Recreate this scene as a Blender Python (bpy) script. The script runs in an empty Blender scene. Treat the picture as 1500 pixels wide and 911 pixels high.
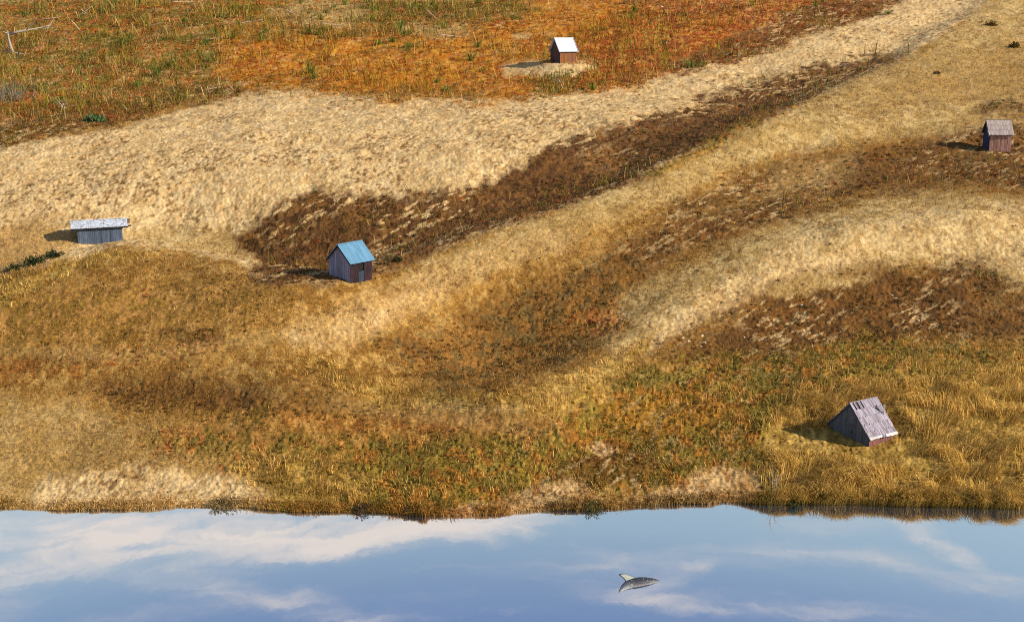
import bpy, bmesh, math, random
import numpy as np
from mathutils import Vector, Matrix
R = math.radians
random.seed(7)
rng = np.random.default_rng(11)
sc = bpy.context.scene
COL = sc.collection

# ------------------------------------------------------------------ camera
H = 32.0                      # eye height over the lake
PITCH = R(13.4)
F = 1800.0                    # focal length in photo pixels (1500 wide)
CP, SP = math.cos(PITCH), math.sin(PITCH)
cam = bpy.data.cameras.new('camera')
cam.lens = 36.0 * F / 1500.0
cam.clip_end = 5000
co = bpy.data.objects.new('camera', cam); COL.objects.link(co)
co.location = (0, 0, H); co.rotation_euler = (math.pi / 2 - PITCH, 0, 0)
sc.camera = co

def proj(X, Y, Z):
    zc = Y * CP - (Z - H) * SP
    zc = np.maximum(zc, 0.5)
    return 750 + F * X / zc, 455.5 - F * (Y * SP + (Z - H) * CP) / zc

def ray(px, py):
    a = (np.asarray(px, float) - 750) / F; b = (455.5 - np.asarray(py, float)) / F
    return a, CP + b * SP, -SP + b * CP        # direction (x, y, z)

# ------------------------------------------------------------------ noise
def _h(ix, iy, s):
    n = (ix.astype(np.int64) * 374761393 + iy.astype(np.int64) * 668265263 + s * 974711) & 0xffffffff
    n = ((n ^ (n >> 13)) * 1274126177) & 0xffffffff
    n = ((n ^ (n >> 16)) * 2246822519) & 0xffffffff
    return ((n ^ (n >> 15)) & 0xffffff).astype(np.float32) / float(0xffffff)

def vn(x, y, s=0):
    x = np.asarray(x, np.float64); y = np.asarray(y, np.float64)
    ix = np.floor(x); iy = np.floor(y)
    fx = (x - ix); fy = (y - iy)
    fx = fx * fx * (3 - 2 * fx); fy = fy * fy * (3 - 2 * fy)
    a = _h(ix, iy, s); b = _h(ix + 1, iy, s); c = _h(ix, iy + 1, s); d = _h(ix + 1, iy + 1, s)
    return (a + (b - a) * fx) * (1 - fy) + (c + (d - c) * fx) * fy

def fbm(x, y, s=0, o=3):
    t = 0; a = 0.5; n = 0
    for k in range(o):
        t = t + a * vn(x * 2 ** k + 17.3 * k, y * 2 ** k - 9.1 * k, s + 31 * k); n += a; a *= 0.5
    return t / n

def sm(a, b, x):
    t = np.clip((x - a) / (b - a), 0, 1)
    return t * t * (3 - 2 * t)

# ------------------------------------------------------------------ terrain
SL = 0.1405
SHORE = [(-900, 742), (-300, 744), (0, 744), (100, 748), (190, 747), (260, 742), (350, 742), (430, 750), (560, 751), (680, 757),
         (750, 750), (800, 746), (900, 746), (980, 740), (1060, 735), (1130, 738), (1220, 738), (1320, 741), (1420, 742), (1500, 744), (1800, 744), (2400, 742)]
_a, _b, _c = ray([p[0] for p in SHORE], [p[1] for p in SHORE])
_t = -H / _c
SHX, SHY = _a * _t, _b * _t
def shore_y(X):
    return np.interp(X, SHX, SHY) + 0.75 * (fbm(X / 3.4, X * 0 + 3.3, 5, 4) - 0.5)
Y0 = float(np.interp(0, SHX, SHY))

CREST = [(-700, 470, .8), (-300, 440, 1.2), (0, 398, 2.0), (90, 372, 3.2), (180, 357, 3.6), (250, 362, 3.3), (320, 384, 2.8), (395, 412, 2.2), (475, 419, 1.9),
         (560, 398, 1.9), (700, 347, 1.7), (900, 284, 1.5), (1100, 193, 1.2), (1200, 143, 1.0), (1330, 86, 1.0), (1460, 0, .8), (1560, -60, .6)]
_p = np.array(CREST, float)
_a, _b, _c = ray(_p[:, 0], _p[:, 1])
_t = (-H - SL * Y0 + _p[:, 2]) / (_c - SL * _b)
CRX, CRY = _a * _t, _b * _t
CRA = _p[:, 2]

def plane_pt(px, py, lift=0.0):
    a, b, c = ray(px, py)
    t = (-H - SL * Y0 + lift) / (c - SL * b)
    return float(a * t), float(b * t)

BUMPS = []
def bump(px, py, rx, ry, amp, rot=0):
    x, y = plane_pt(px, py)
    BUMPS.append((x, y, rx, ry, amp, R(rot)))
bump(720, 500, 14, 14, -2.0, 30)      # grassy hollow
bump(640, 590, 26, 5, 0.7, 0)
bump(870, 560, 8, 6, 0.6, 25)
bump(1230, 345, 45, 12, 1.5, 12)      # pale shoulder on the right
bump(1250, 250, 50, 14, -1.3, 12)
bump(1250, 460, 35, 9, -0.6, 8)
bump(280, 480, 30, 16, 1.2, 0)
bump(180, 580, 25, 6, -0.6, 0)
bump(1300, 650, 26, 8, -0.5, 0)
bump(620, 215, 60, 24, 2.2, 10)       # upper sand slope
bump(550, 350, 40, 14, -1.0, 10)
bump(600, 100, 70, 22, -1.6, 0)
bump(820, 100, 9, 12, 0.7, 0)

RIDGES = []
def ridge(pts, amp, wid):
    RIDGES.append(([plane_pt(*p) for p in pts], amp, wid))
ridge([(740, 600), (850, 552), (930, 512), (1020, 455), (1120, 408), (1260, 372), (1420, 350)], 1.2, 5.0)
ridge([(440, 505), (560, 455), (700, 395), (860, 340), (1000, 270)], 1.3, 7.0)
ridge([(420, 610), (560, 600), (700, 605), (800, 628)], .6, 4.0)
def seg_dist(X, Y, pts):
    d = np.full(X.shape, 1e9)
    for (x1, y1), (x2, y2) in zip(pts[:-1], pts[1:]):
        ex, ey = x2 - x1, y2 - y1
        t = np.clip(((X - x1) * ex + (Y - y1) * ey) / (ex * ex + ey * ey), 0, 1)
        d = np.minimum(d, (X - x1 - t * ex) ** 2 + (Y - y1 - t * ey) ** 2)
    return d
def height(X, Y):
    X = np.asarray(X, float); Y = np.asarray(Y, float)
    t = Y - shore_y(X)
    up = np.maximum(t, 0)
    lip = 0.20 + 0.22 * fbm(X / 6.0, X * 0 + 8.8, 9, 2)
    z = SL * np.maximum(Y - Y0, 0) * sm(0, 6, t) + lip * sm(-0.1, 1.0, t)
    z = z - 0.9 * sm(0.15, -2.5, t) - 3.0 * sm(-2, -25, t)
    land = sm(0.5, 9, t)
    yc = np.interp(X, CRX, CRY); A = np.interp(X, CRX, CRA)
    d = Y - yc
    z = z + land * A * np.where(d < 0, np.exp(-(d / 24) ** 2), np.exp(-(d / 7.5) ** 2))
    z = z - land * 0.55 * A * np.exp(-((d - 17) / 9) ** 2)
    for (bx, by, rx, ry, am, ro) in BUMPS:
        u = (X - bx) * math.cos(ro) + (Y - by) * math.sin(ro)
        v = -(X - bx) * math.sin(ro) + (Y - by) * math.cos(ro)
        z = z + land * am * np.exp(-(u / rx) ** 2 - (v / ry) ** 2)
    for pts, am, wd in RIDGES:
        z = z + land * am * np.exp(-seg_dist(X, Y, pts) / wd ** 2)
    far = sm(60, 220, Y)
    z = z + land * (1.3 * (fbm(X / 34, Y / 30, 21, 2) - 0.5) + (0.36 + .5 * far) * (fbm(X / 8, Y / 7, 23, 2) - 0.5))
    z = z + sm(0.3, 3, t) * (0.16 + .2 * far) * (fbm(X / 2.1, Y / 1.9, 25, 2) - 0.5)
    for (hx, hy, hz, rad) in PADS:
        q = np.sqrt((X - hx) ** 2 + (Y - hy) ** 2)
        k = sm(rad * 1.9, rad, q)
        z = z * (1 - k) + (hz + .10 * (Y - hy)) * k
    return z
PADS = []

def hit(px, py):
    a, b, c = ray(px, py)
    ts = np.linspace(45, 420, 6000)
    g = height(a * ts, b * ts) - (H + c * ts)
    k = int(np.argmax(g > 0))
    t0, t1 = ts[max(k - 1, 0)], ts[k]
    g0, g1 = g[max(k - 1, 0)], g[k]
    t = t0 + (t1 - t0) * (0 - g0) / (g1 - g0 + 1e-9)
    return Vector((float(a * t), float(b * t), float(H + c * t)))

# level standing for the huts
for (px, py, rad, dz) in [(1262, 642, 3.6, -.25), (827, 92, 3.2, 0), (1462, 220, 3.2, 0)]:
    q = hit(px, py); PADS.append((q.x, q.y, q.z + dz, rad))
CLEAR = []
for (px, py, rx, ry, k) in [(1262, 645, 3.4, 3.0, .25), (1190, 647, 4.0, 2.0, .1), (1290, 668, 3.6, 2.0, .5), (827, 96, 3.5, 4, .3), (1462, 222, 3.4, 3.4, .3), (512, 415, 4, 3, .35), (150, 360, 6, 4, .3), (520, 424, 4, 3, .6)]:
    q = hit(px, py); CLEAR.append((q.x, q.y, rx, ry, k))
def clear(x, y):
    f = np.ones(len(x))
    for (cx, cy, rx, ry, k) in CLEAR:
        f *= 1 - (1 - k) * sm(1.35, .85, np.sqrt(((x - cx) / rx) ** 2 + ((y - cy) / ry) ** 2))
    return f
# ------------------------------------------------------------------ ground kinds
def lin(c):
    c = np.asarray(c, float) / 255.0
    return np.where(c <= 0.04045, c / 12.92, ((c + 0.055) / 1.055) ** 2.4)
KG = 1.30        # sunlit appearance -> albedo
def P(*cs): return np.array([lin(c) / KG for c in cs])
PAL = {
 'gold':  P((174, 126, 58), (152, 106, 44), (190, 146, 76)),
 'sand':  P((228, 190, 130), (220, 181, 120), (206, 164, 104)),
 'pale':  P((208, 172, 108), (192, 154, 90), (172, 134, 72)),
 'brown': P((104, 64, 27), (124, 80, 34), (82, 50, 22)),
 'rust':  P((190, 112, 26), (172, 92, 18), (202, 140, 44)),
 'red':   P((186, 96, 40), (158, 80, 34), (204, 144, 58)),
 'mix':   P((156, 116, 46), (126, 106, 40), (172, 98, 40)),
 'moss':  P((150, 122, 44), (124, 104, 38), (166, 108, 38)),
 'straw': P((186, 146, 66), (160, 120, 50), (204, 164, 82)),
 'hollow': P((150, 102, 44), (130, 88, 38), (116, 88, 44)),
 'bank':  P((214, 172, 112), (194, 148, 88), (166, 116, 62)),
 'green': P((84, 88, 32), (64, 74, 28), (110, 104, 38)),
}
KEYS = list(PAL)
# (kind, polygon in photo pixels, soft edge, ragged edge, strength)
Z = [
 ('pale',  [(-400, 590), (120, 590), (260, 640), (420, 660), (430, 760), (-400, 770)], 25, 16, .6),
 ('mix',   [(180, 640), (330, 625), (430, 640), (440, 700), (330, 700), (250, 665)], 18, 14, .8),
 ('mix',   [(100, 575), (300, 560), (420, 590), (600, 600), (420, 622), (180, 600)], 14, 8, .45),
 ('red',   [(-50, 520), (130, 528), (330, 495), (340, 508), (150, 545), (-50, 560)], 10, 8, .35),
 ('red',   [(400, 600), (700, 612), (960, 628), (960, 640), (620, 640), (420, 625)], 10, 6, .3),
 ('brown', [(120, 562), (250, 545), (400, 566), (560, 600), (430, 606), (280, 602), (170, 598)], 16, 8, .75),
 ('brown', [(-200, 505), (60, 515), (200, 530), (120, 545), (-200, 548)], 14, 8, .35),
 ('brown', [(240, 478), (330, 486), (330, 500), (220, 496)], 8, 6, .5),
 ('pale',  [(-100, 505), (200, 516), (380, 490), (440, 478), (440, 490), (330, 512), (180, 528), (-100, 516)], 8, 5, .35),
 ('pale',  [(480, 582), (640, 598), (760, 616), (806, 634), (750, 634), (620, 618), (480, 600)], 10, 3, .3),
 ('hollow', [(0, 408), (110, 376), (190, 362), (330, 388), (420, 420), (430, 440), (330, 420), (230, 392), (120, 402), (0, 436)], 9, 6, .4),
 ('mix',   [(0, 440), (330, 400), (420, 430), (330, 470), (0, 500)], 30, 20, .35),
 ('straw', [(-300, 470), (0, 412), (110, 372), (230, 368), (120, 395), (0, 450)], 10, 8, .8),
 # upper country
 ('sand',  [(-600, 240), (0, 212), (160, 185), (290, 150), (400, 125), (560, 140), (800, 140), (1000, 98), (1240, 30), (1340, -10), (1500, -80), (1560, -60), (1460, 0), (1330, 86), (1180, 150), (900, 284),
            (700, 347), (560, 398), (475, 419), (395, 412), (320, 384), (250, 362), (180, 357), (0, 398), (-600, 450)], 5, 7, 1),
 ('gold',  [(-100, 325), (60, 330), (110, 345), (60, 385), (-100, 410)], 16, 12, .7),
 ('pale',  [(190, 350), (340, 330), (400, 350), (400, 400), (330, 385), (250, 362)], 14, 12, .8),
 ('brown', [(345, 350), (400, 305), (470, 274), (540, 288), (620, 286), (700, 268), (780, 232), (850, 204), (950, 170), (1040, 142), (1110, 122), (1190, 106), (1245, 88), (1290, 84), (1330, 80),
            (1200, 140), (1100, 193), (900, 284), (700, 347), (560, 398), (475, 420), (395, 415), (350, 395), (375, 375)], 7, 11, .97),
 ('moss',  [(940, 255), (1050, 195), (1120, 170), (1100, 200), (960, 268)], 8, 6, .6),
 ('mix',   [(-600, -250), (1800, -250), (1340, -5), (1240, 34), (1130, 68), (1000, 100), (880, 134), (800, 142), (640, 147), (560, 146), (430, 128), (370, 130), (290, 156), (160, 190), (0, 214), (-600, 260)], 4, 9, 1),
 ('brown', [(-600, 190), (0, 165), (120, 165), (280, 128), (390, 118), (400, 130), (290, 156), (160, 190), (0, 212), (-600, 250)], 8, 10, .75),
 ('rust',  [(330, 60), (420, 50), (600, 62), (760, 20), (850, -30), (960, 20), (890, 60), (790, 100), (770, 140), (640, 147), (560, 146), (430, 128), (330, 115)], 16, 14, .95),
 ('red',   [(840, 70), (900, 20), (1000, -20), (1340, -20), (1240, 34), (1130, 68), (1000, 100), (880, 134), (850, 120)], 12, 10, .9),
 ('brown', [(1080, 50), (1200, 5), (1330, -30), (1330, 0), (1240, 36), (1130, 70), (1000, 102), (980, 92)], 7, 9, .8),
 ('sand',  [(735, 100), (770, 92), (850, 91), (880, 100), (845, 112), (790, 112), (735, 106)], 5, 5, .95),
 ('pale',  [(390, 20), (440, 0), (540, 10), (545, 30), (460, 34)], 8, 8, .7),
 ('pale',  [(600, 40), (670, 36), (690, 50), (630, 56)], 6, 6, .7),
 ('pale',  [(752, 52), (778, 50), (776, 60), (756, 60)], 3, 3, .9),
 ('pale',  [(795, 52), (815, 49), (810, 55)], 3, 3, .8),
 # right-hand shoulder
 ('pale',  [(940, 268), (1100, 193), (1200, 143), (1330, 86), (1460, 0), (1560, -60), (2200, -200), (2200, 220), (1500, 185), (1300, 205), (1160, 228), (1070, 255), (1000, 290), (880, 340), (700, 420), (560, 420), (700, 350)], 7, 8, .95),
 ('gold',  [(1300, 100), (1500, 60), (2200, 60), (2200, 160), (1500, 150), (1250, 160)], 30, 16, .5),
 ('brown', [(1400, 152), (1450, 143), (1520, 148), (1520, 162), (1440, 160)], 6, 8, .7),
 ('brown', [(2200, 150), (1500, 178), (1410, 196), (1300, 208), (1160, 226), (1085, 246), (1060, 270), (990, 295), (960, 320), (860, 380), (800, 410), (900, 430), (1000, 375), (1080, 345), (1180, 322), (1290, 292), (1400, 278), (1500, 288), (2200, 300)], 20, 10, .86),
 ('pale',  [(1120, 245), (1250, 232), (1240, 262), (1130, 280)], 14, 12, .35),
 ('sand',  [(430, 497), (500, 455), (600, 412), (760, 345), (830, 330), (880, 350), (760, 395), (640, 440), (540, 492), (470, 508)], 20, 16, .62),
 ('gold',  [(600, 420), (760, 350), (940, 295), (960, 320), (820, 390), (680, 440)], 18, 14, .55),
 ('pale',  [(2200, 300), (1500, 288), (1400, 279), (1290, 293), (1180, 323), (1090, 348), (1000, 395), (900, 440), (860, 500), (900, 530), (960, 500), (1030, 468), (1120, 425), (1200, 398), (1280, 398), (1350, 388), (1440, 398), (1500, 425), (2200, 460)], 10, 10, 1),
 ('sand',  [(2200, 310), (1500, 300), (1300, 305), (1180, 345), (1050, 410), (930, 480), (980, 485), (1110, 425), (1260, 385), (1400, 380), (1500, 400), (2200, 420)], 16, 10, .55),
 ('sand',  [(770, 588), (850, 548), (910, 514), (960, 482), (1040, 438), (1120, 403), (1250, 368), (1250, 388), (1110, 434), (1010, 484), (940, 524), (890, 548), (830, 584), (760, 604), (640, 596), (560, 582), (640, 588)], 6, 5, .8),
 ('hollow', [(545, 505), (620, 472), (700, 432), (800, 402), (880, 385), (930, 395), (900, 440), (905, 480), (880, 520), (820, 550), (740, 575), (650, 570), (600, 545)], 22, 16, .95),
 ('red',   [(840, 470), (900, 450), (915, 480), (880, 500)], 12, 10, .5),
 ('brown', [(540, 500), (600, 490), (640, 520), (590, 525)], 9, 8, .6),
 ('brown', [(2200, 420), (1500, 422), (1440, 394), (1300, 390), (1190, 404), (1110, 430), (1030, 470), (960, 498), (905, 530), (1010, 540), (1100, 535), (1200, 520), (1330, 508), (1500, 500), (2200, 510)], 16, 11, .9),
 ('pale',  [(1130, 428), (1190, 404), (1290, 400), (1270, 418), (1190, 424)], 6, 10, .75),
 ('moss',  [(900, 535), (1010, 528), (1100, 528), (1200, 512), (1330, 505), (1500, 500), (2200, 500), (2200, 760), (1100, 760), (1000, 740), (400, 770), (420, 650), (700, 640), (800, 625), (850, 580)], 18, 14, .95),
 ('rust',  [(880, 600), (1020, 570), (1100, 600), (1050, 640), (930, 640)], 18, 14, .32),
 ('straw', [(440, 520), (480, 525), (560, 560), (660, 578), (760, 572), (830, 545), (900, 520), (960, 490), (930, 540), (880, 580), (820, 610), (700, 598), (560, 590), (450, 545)], 12, 8, .85),
 ('straw', [(1130, 600), (1220, 560), (1330, 540), (1500, 520), (2200, 520), (2200, 770), (1200, 770), (1150, 720), (1120, 660)], 25, 18, .85),
 ('straw', [(380, 660), (500, 668), (540, 720), (480, 745), (360, 745), (340, 700)], 18, 12, .7),
 ('brown', [(820, 680), (960, 665), (985, 700), (900, 722), (800, 715)], 12, 12, .75),
 ('bank',  [(640, 765), (660, 745), (740, 730), (800, 706), (840, 706), (900, 725), (985, 700), (1000, 690), (1050, 680), (1110, 705), (1120, 725), (1060, 742), (960, 748), (800, 756)], 9, 10, .95),
 ('bank',  [(860, 655), (885, 648), (905, 660), (880, 668)], 3, 4, .9),
 ('sand',  [(60, 700), (150, 690), (260, 682), (340, 705), (385, 735), (250, 748), (190, 744), (120, 742), (50, 735)], 12, 10, .85),
 ('red',   [(420, 738), (560, 742), (740, 745), (740, 765), (420, 765)], 6, 6, .3),
]
# raster of signed distances on a coarse photo-pixel lattice, read back bilinearly
GX0, GX1, GY0, GY1, GS = -640, 2240, -260, 960, 5.0
gx = np.arange(GX0, GX1 + 1, GS); gy = np.arange(GY0, GY1 + 1, GS)
GXX, GYY = np.meshgrid(gx, gy)
def sdf(poly):
    p = np.array(poly, float); q = np.roll(p, -1, 0)
    dmin = np.full(GXX.shape, 1e9); ins = np.zeros(GXX.shape, bool)
    for (x1, y1), (x2, y2) in zip(p, q):
        ex, ey = x2 - x1, y2 - y1
        t = np.clip(((GXX - x1) * ex + (GYY - y1) * ey) / (ex * ex + ey * ey + 1e-9), 0, 1)
        dmin = np.minimum(dmin, (GXX - x1 - t * ex) ** 2 + (GYY - y1 - t * ey) ** 2)
        c = (y1 > GYY) != (y2 > GYY)
        ins ^= c & (GXX < ex * (GYY - y1) / (ey if abs(ey) > 1e-9 else 1e-9) + x1)
    d = np.sqrt(dmin)
    return np.where(ins, d, -d).astype(np.float32)
SDF = [sdf(z[1]) for z in Z]
def bil(g, x, y):
    fx = np.clip((x - GX0) / GS, 0, len(gx) - 1.001); fy = np.clip((y - GY0) / GS, 0, len(gy) - 1.001)
    ix = fx.astype(int); iy = fy.astype(int); fx = (fx - ix).astype(np.float32); fy = (fy - iy).astype(np.float32)
    return (g[iy, ix] * (1 - fx) + g[iy, ix + 1] * fx) * (1 - fy) + (g[iy + 1, ix] * (1 - fx) + g[iy + 1, ix + 1] * fx) * fy

TILT = R(34)
def weights(X, Y, Zz):
    """weights of every ground kind at world points"""
    px, py = proj(X, Y, Zz)
    sc_ = np.sqrt(np.clip(Y / 80, .6, 4))
    U = X * math.cos(TILT) + Y * math.sin(TILT); V = -X * math.sin(TILT) + Y * math.cos(TILT)
    n1 = (fbm(U / (8.5 * sc_), V / (3.6 * sc_), 41, 4) - 0.5) * 2
    n2 = (fbm(U / (1.6 * sc_), V / (1.2 * sc_), 43, 3) - 0.5) * 2
    n3 = (fbm(U / (.7 * sc_), V / (.6 * sc_), 47, 2) - 0.5) * 2
    strk = np.clip(.30 + 1.35 * fbm(U / (15 * sc_), V / (2.0 * sc_), 49, 3), .35, 1).astype(np.float32)
    W = np.zeros((len(KEYS), len(X)), np.float32); W[0] = 1
    for (kind, poly, soft, rag, st), g in zip(Z, SDF):
        d = bil(g, px, py) + rag * (1.5 * n1 + 0.9 * n2 + .8 * n3)
        m = (sm(-soft, soft, d) * st).astype(np.float32)
        if kind in ('brown', 'hollow') and st < .96: m *= strk
        W *= (1 - m); W[KEYS.index(kind)] += m
    return W

def ground_colour(X, Y, W):
    sc_ = np.sqrt(np.clip(Y / 80, .6, 4))
    U = X * math.cos(TILT) + Y * math.sin(TILT); V = -X * math.sin(TILT) + Y * math.cos(TILT)
    a = fbm(U / (2.2 * sc_), V / (1.6 * sc_), 51, 4); b = fbm(X / (.55 * sc_), Y / (.5 * sc_), 53, 3)
    f = fbm(X / (.16 * sc_), Y / (.15 * sc_), 57, 2)
    k1 = sm(.40, .62, a)[:, None]; k2 = sm(.46, .70, b)[:, None]
    C = np.zeros((len(X), 3), np.float32)
    for k, w in zip(KEYS, W):
        p = PAL[k]
        c = p[0] * (1 - k1) + p[1] * k1
        c = c * (1 - k2) + p[2] * k2
        C += w[:, None] * c
    wi = {k: w for k, w in zip(KEYS, W)}
    # bare sand showing through the heath in small ledges, small clod shadows painted as dark specks on the sand
    s = (1 - sm(-2, -8, X) * sm(118, 100, Y)) * sm(.60, .66, fbm(U / (1.0 * sc_), V / (.24 * sc_), 61, 3)) * .85 * sm(.26, .5, fbm(U / (9 * sc_), V / (6 * sc_), 63, 2))
    m = np.clip(s * (wi['brown'] * .95 + wi['mix'] * .6 + wi['red'] * .5 + wi['moss'] * .3 + wi['rust'] * .35), 0, 1)[:, None]
    C = C * (1 - m) + PAL['sand'][1] * m
    q = sm(.56, .70, fbm(U / (.36 * sc_), V / (.24 * sc_), 67, 3)) * (.3 + .7 * sm(.38, .62, fbm(X / 9, Y / 9, 69, 2)))
    m = np.clip(q * (wi['sand'] * .8 + wi['pale'] * .6 + wi['bank'] * .8 + wi['straw'] * .4 + wi['gold'] * .5), 0, 1)[:, None]
    C = C * (1 - m) + PAL['brown'][1] * m
    C = C * (0.58 + .80 * f[:, None])
    return C

# ------------------------------------------------------------------ ground sheet
ny_px = np.arange(778, -70, -0.95)
b_, c_ = CP + (455.5 - ny_px) / F * SP, -SP + (455.5 - ny_px) / F * CP
yy = b_ * (-H - SL * Y0) / (c_ - SL * b_)
fy = list(yy[0] - np.array([60, 40, 25, 15, 9, 5, 2.5, 1.0])) + list(yy)
step = yy[-1] - yy[-2]
y = yy[-1]
while y < 900:
    step *= 1.18; y += step; fy.append(y)
fy = np.array(fy)
fu = np.concatenate([np.linspace(-3.0, -.95, 14), np.linspace(-.9, -.49, 60), np.linspace(-.48, .48, 1120), np.linspace(.49, .9, 60), np.linspace(.95, 3.0, 14)])
NU, NY = len(fu), len(fy)
UU, YY = np.meshgrid(fu, fy)
XX = UU * np.maximum(YY, 60.0)
X = XX.ravel(); Y = YY.ravel()
HZ = height(X, Y)
W = weights(X, Y, HZ)
GC = ground_colour(X, Y, W)
wk = {k: w for k, w in zip(KEYS, W)}
sc_ = np.sqrt(np.clip(Y / 80, .6, 4))
shore_t = Y - shore_y(X)
clod = .38 * (fbm(X / (.42 * sc_), Y / (.38 * sc_), 71, 2) - .5) + .75 * (fbm(X / (.19 * sc_), Y / (.17 * sc_), 72, 2) - .5)
clod2 = sm(.50, .70, fbm(X / (1.3 * sc_), Y / (.8 * sc_), 73, 3))
rough = wk['sand'] * .8 + wk['pale'] * .4 + wk['gold'] * .32 + wk['straw'] * .8 + wk['brown'] * 1.2 + wk['mix'] * 1.6 + wk['rust'] * 1.0 + wk['red'] * 1.5 + wk['moss'] * 1.6 + wk['hollow'] * 1.2 + wk['bank'] * .9 + wk['green'] * 1.4
HZ = HZ + sm(.1, 1.2, shore_t) * rough * sc_ * (.20 * clod + .05 * clod2)

def np_mesh(name, verts, faces_flat, loop_tot, cols=None, smooth=True):
    me = bpy.data.meshes.new(name)
    n = len(verts); nf = len(loop_tot)
    me.vertices.add(n); me.vertices.foreach_set('co', np.asarray(verts, np.float32).ravel())
    me.loops.add(len(faces_flat)); me.loops.foreach_set('vertex_index', np.asarray(faces_flat, np.int32))
    me.polygons.add(nf)
    ls = np.concatenate([[0], np.cumsum(loop_tot)[:-1]]).astype(np.int32)
    me.polygons.foreach_set('loop_start', ls)
    me.polygons.foreach_set('use_smooth', np.full(nf, smooth, bool))
    if cols is not None:
        at = me.color_attributes.new('tint', 'FLOAT_COLOR', 'POINT')
        rgba = np.ones((n, 4), np.float32); rgba[:, :3] = cols
        at.data.foreach_set('color', rgba.ravel())
    me.update(calc_edges=True); me.validate()
    return me

# ------------------------------------------------------------------ materials
def mat(name):
    m = bpy.data.materials.new(name); m.use_nodes = True
    return m, m.node_tree.nodes, m.node_tree.links, m.node_tree.nodes['Principled BSDF']

def ground_material():
    m, N, L, b = mat('ground_soil')
    at = N.new('ShaderNodeAttribute'); at.attribute_name = 'tint'
    tc = N.new('ShaderNodeTexCoord')
    n1 = N.new('ShaderNodeTexNoise'); n1.inputs['Scale'].default_value = 3.2; n1.inputs['Detail'].default_value = 6; n1.inputs['Roughness'].default_value = .7
    L.new(tc.outputs['Object'], n1.inputs['Vector'])
    r = N.new('ShaderNodeMapRange'); r.inputs[1].default_value = .3; r.inputs[2].default_value = .7; r.inputs[3].default_value = .66; r.inputs[4].default_value = 1.3
    L.new(n1.outputs['Fac'], r.inputs[0])
    mx = N.new('ShaderNodeMix'); mx.data_type = 'RGBA'; mx.blend_type = 'MULTIPLY'; mx.inputs[0].default_value = 1
    L.new(at.outputs['Color'], mx.inputs[6]); L.new(r.outputs[0], mx.inputs[7])
    L.new(mx.outputs[2], b.inputs['Base Color'])
    b.inputs['Roughness'].default_value = .95; b.inputs['Specular IOR Level'].default_value = .08
    bp = N.new('ShaderNodeBump'); bp.inputs['Strength'].default_value = .6; bp.inputs['Distance'].default_value = .12
    L.new(n1.outputs['Fac'], bp.inputs['Height']); L.new(bp.outputs[0], b.inputs['Normal'])
    return m

def leaf_material(name, trans=.3):
    m, N, L, b = mat(name)
    at = N.new('ShaderNodeAttribute'); at.attribute_name = 'tint'
    L.new(at.outputs['Color'], b.inputs['Base Color'])
    b.inputs['Roughness'].default_value = .8; b.inputs['Specular IOR Level'].default_value = .12
    t = N.new('ShaderNodeBsdfTranslucent'); L.new(at.outputs['Color'], t.inputs['Color'])
    mx = N.new('ShaderNodeMixShader'); mx.inputs[0].default_value = trans
    L.new(b.outputs[0], mx.inputs[1]); L.new(t.outputs[0], mx.inputs[2])
    L.new(mx.outputs[0], N['Material Output'].inputs['Surface'])
    return m

def wood_material(name, c1, c2, c3, scale=(9, 9, .9), rough=.85, bump_=.4, spots=None):
    """weathered board: per-board tone from the mesh, long grain, stains"""
    m, N, L, b = mat(name)
    tc = N.new('ShaderNodeTexCoord'); mp = N.new('ShaderNodeMapping'); mp.inputs['Scale'].default_value = scale
    L.new(tc.outputs['Object'], mp.inputs['Vector'])
    n = N.new('ShaderNodeTexNoise'); n.inputs['Scale'].default_value = 2.2; n.inputs['Detail'].default_value = 7; n.inputs['Roughness'].default_value = .65
    L.new(mp.outputs[0], n.inputs['Vector'])
    rp = N.new('ShaderNodeValToRGB')
    e = rp.color_ramp.elements
    e[0].position = .28; e[0].color = (*c1, 1); e[1].position = .72; e[1].color = (*c3, 1)
    k = e.new(.5); k.color = (*c2, 1)
    L.new(n.outputs['Fac'], rp.inputs[0])
    at = N.new('ShaderNodeAttribute'); at.attribute_name = 'tint'
    mx = N.new('ShaderNodeMix'); mx.data_type = 'RGBA'; mx.blend_type = 'MULTIPLY'; mx.inputs[0].default_value = 1
    L.new(rp.outputs[0], mx.inputs[6]); L.new(at.outputs['Color'], mx.inputs[7])
    out = mx.outputs[2]
    if spots:
        n2 = N.new('ShaderNodeTexNoise'); n2.inputs['Scale'].default_value = spots[1]; n2.inputs['Detail'].default_value = 5; n2.inputs['Roughness'].default_value = .75
        mp2 = N.new('ShaderNodeMapping'); mp2.inputs['Scale'].default_value = spots[4] if len(spots) > 4 else (1, 1, 1)
        L.new(tc.outputs['Object'], mp2.inputs['Vector']); L.new(mp2.outputs[0], n2.inputs['Vector'])
        rr = N.new('ShaderNodeMapRange'); rr.inputs[1].default_value = spots[2]; rr.inputs[2].default_value = spots[3]
        L.new(n2.outputs['Fac'], rr.inputs[0])
        m2 = N.new('ShaderNodeMix'); m2.data_type = 'RGBA'; L.new(rr.outputs[0], m2.inputs[0]); L.new(out, m2.inputs[6]); m2.inputs[7].default_value = (*spots[0], 1)
        out = m2.outputs[2]
    L.new(out, b.inputs['Base Color'])
    b.inputs['Roughness'].default_value = rough; b.inputs['Specular IOR Level'].default_value = .25
    bp = N.new('ShaderNodeBump'); bp.inputs['Strength'].default_value = bump_; bp.inputs['Distance'].default_value = .02
    L.new(n.outputs['Fac'], bp.inputs['Height']); L.new(bp.outputs[0], b.inputs['Normal'])
    return m

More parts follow.
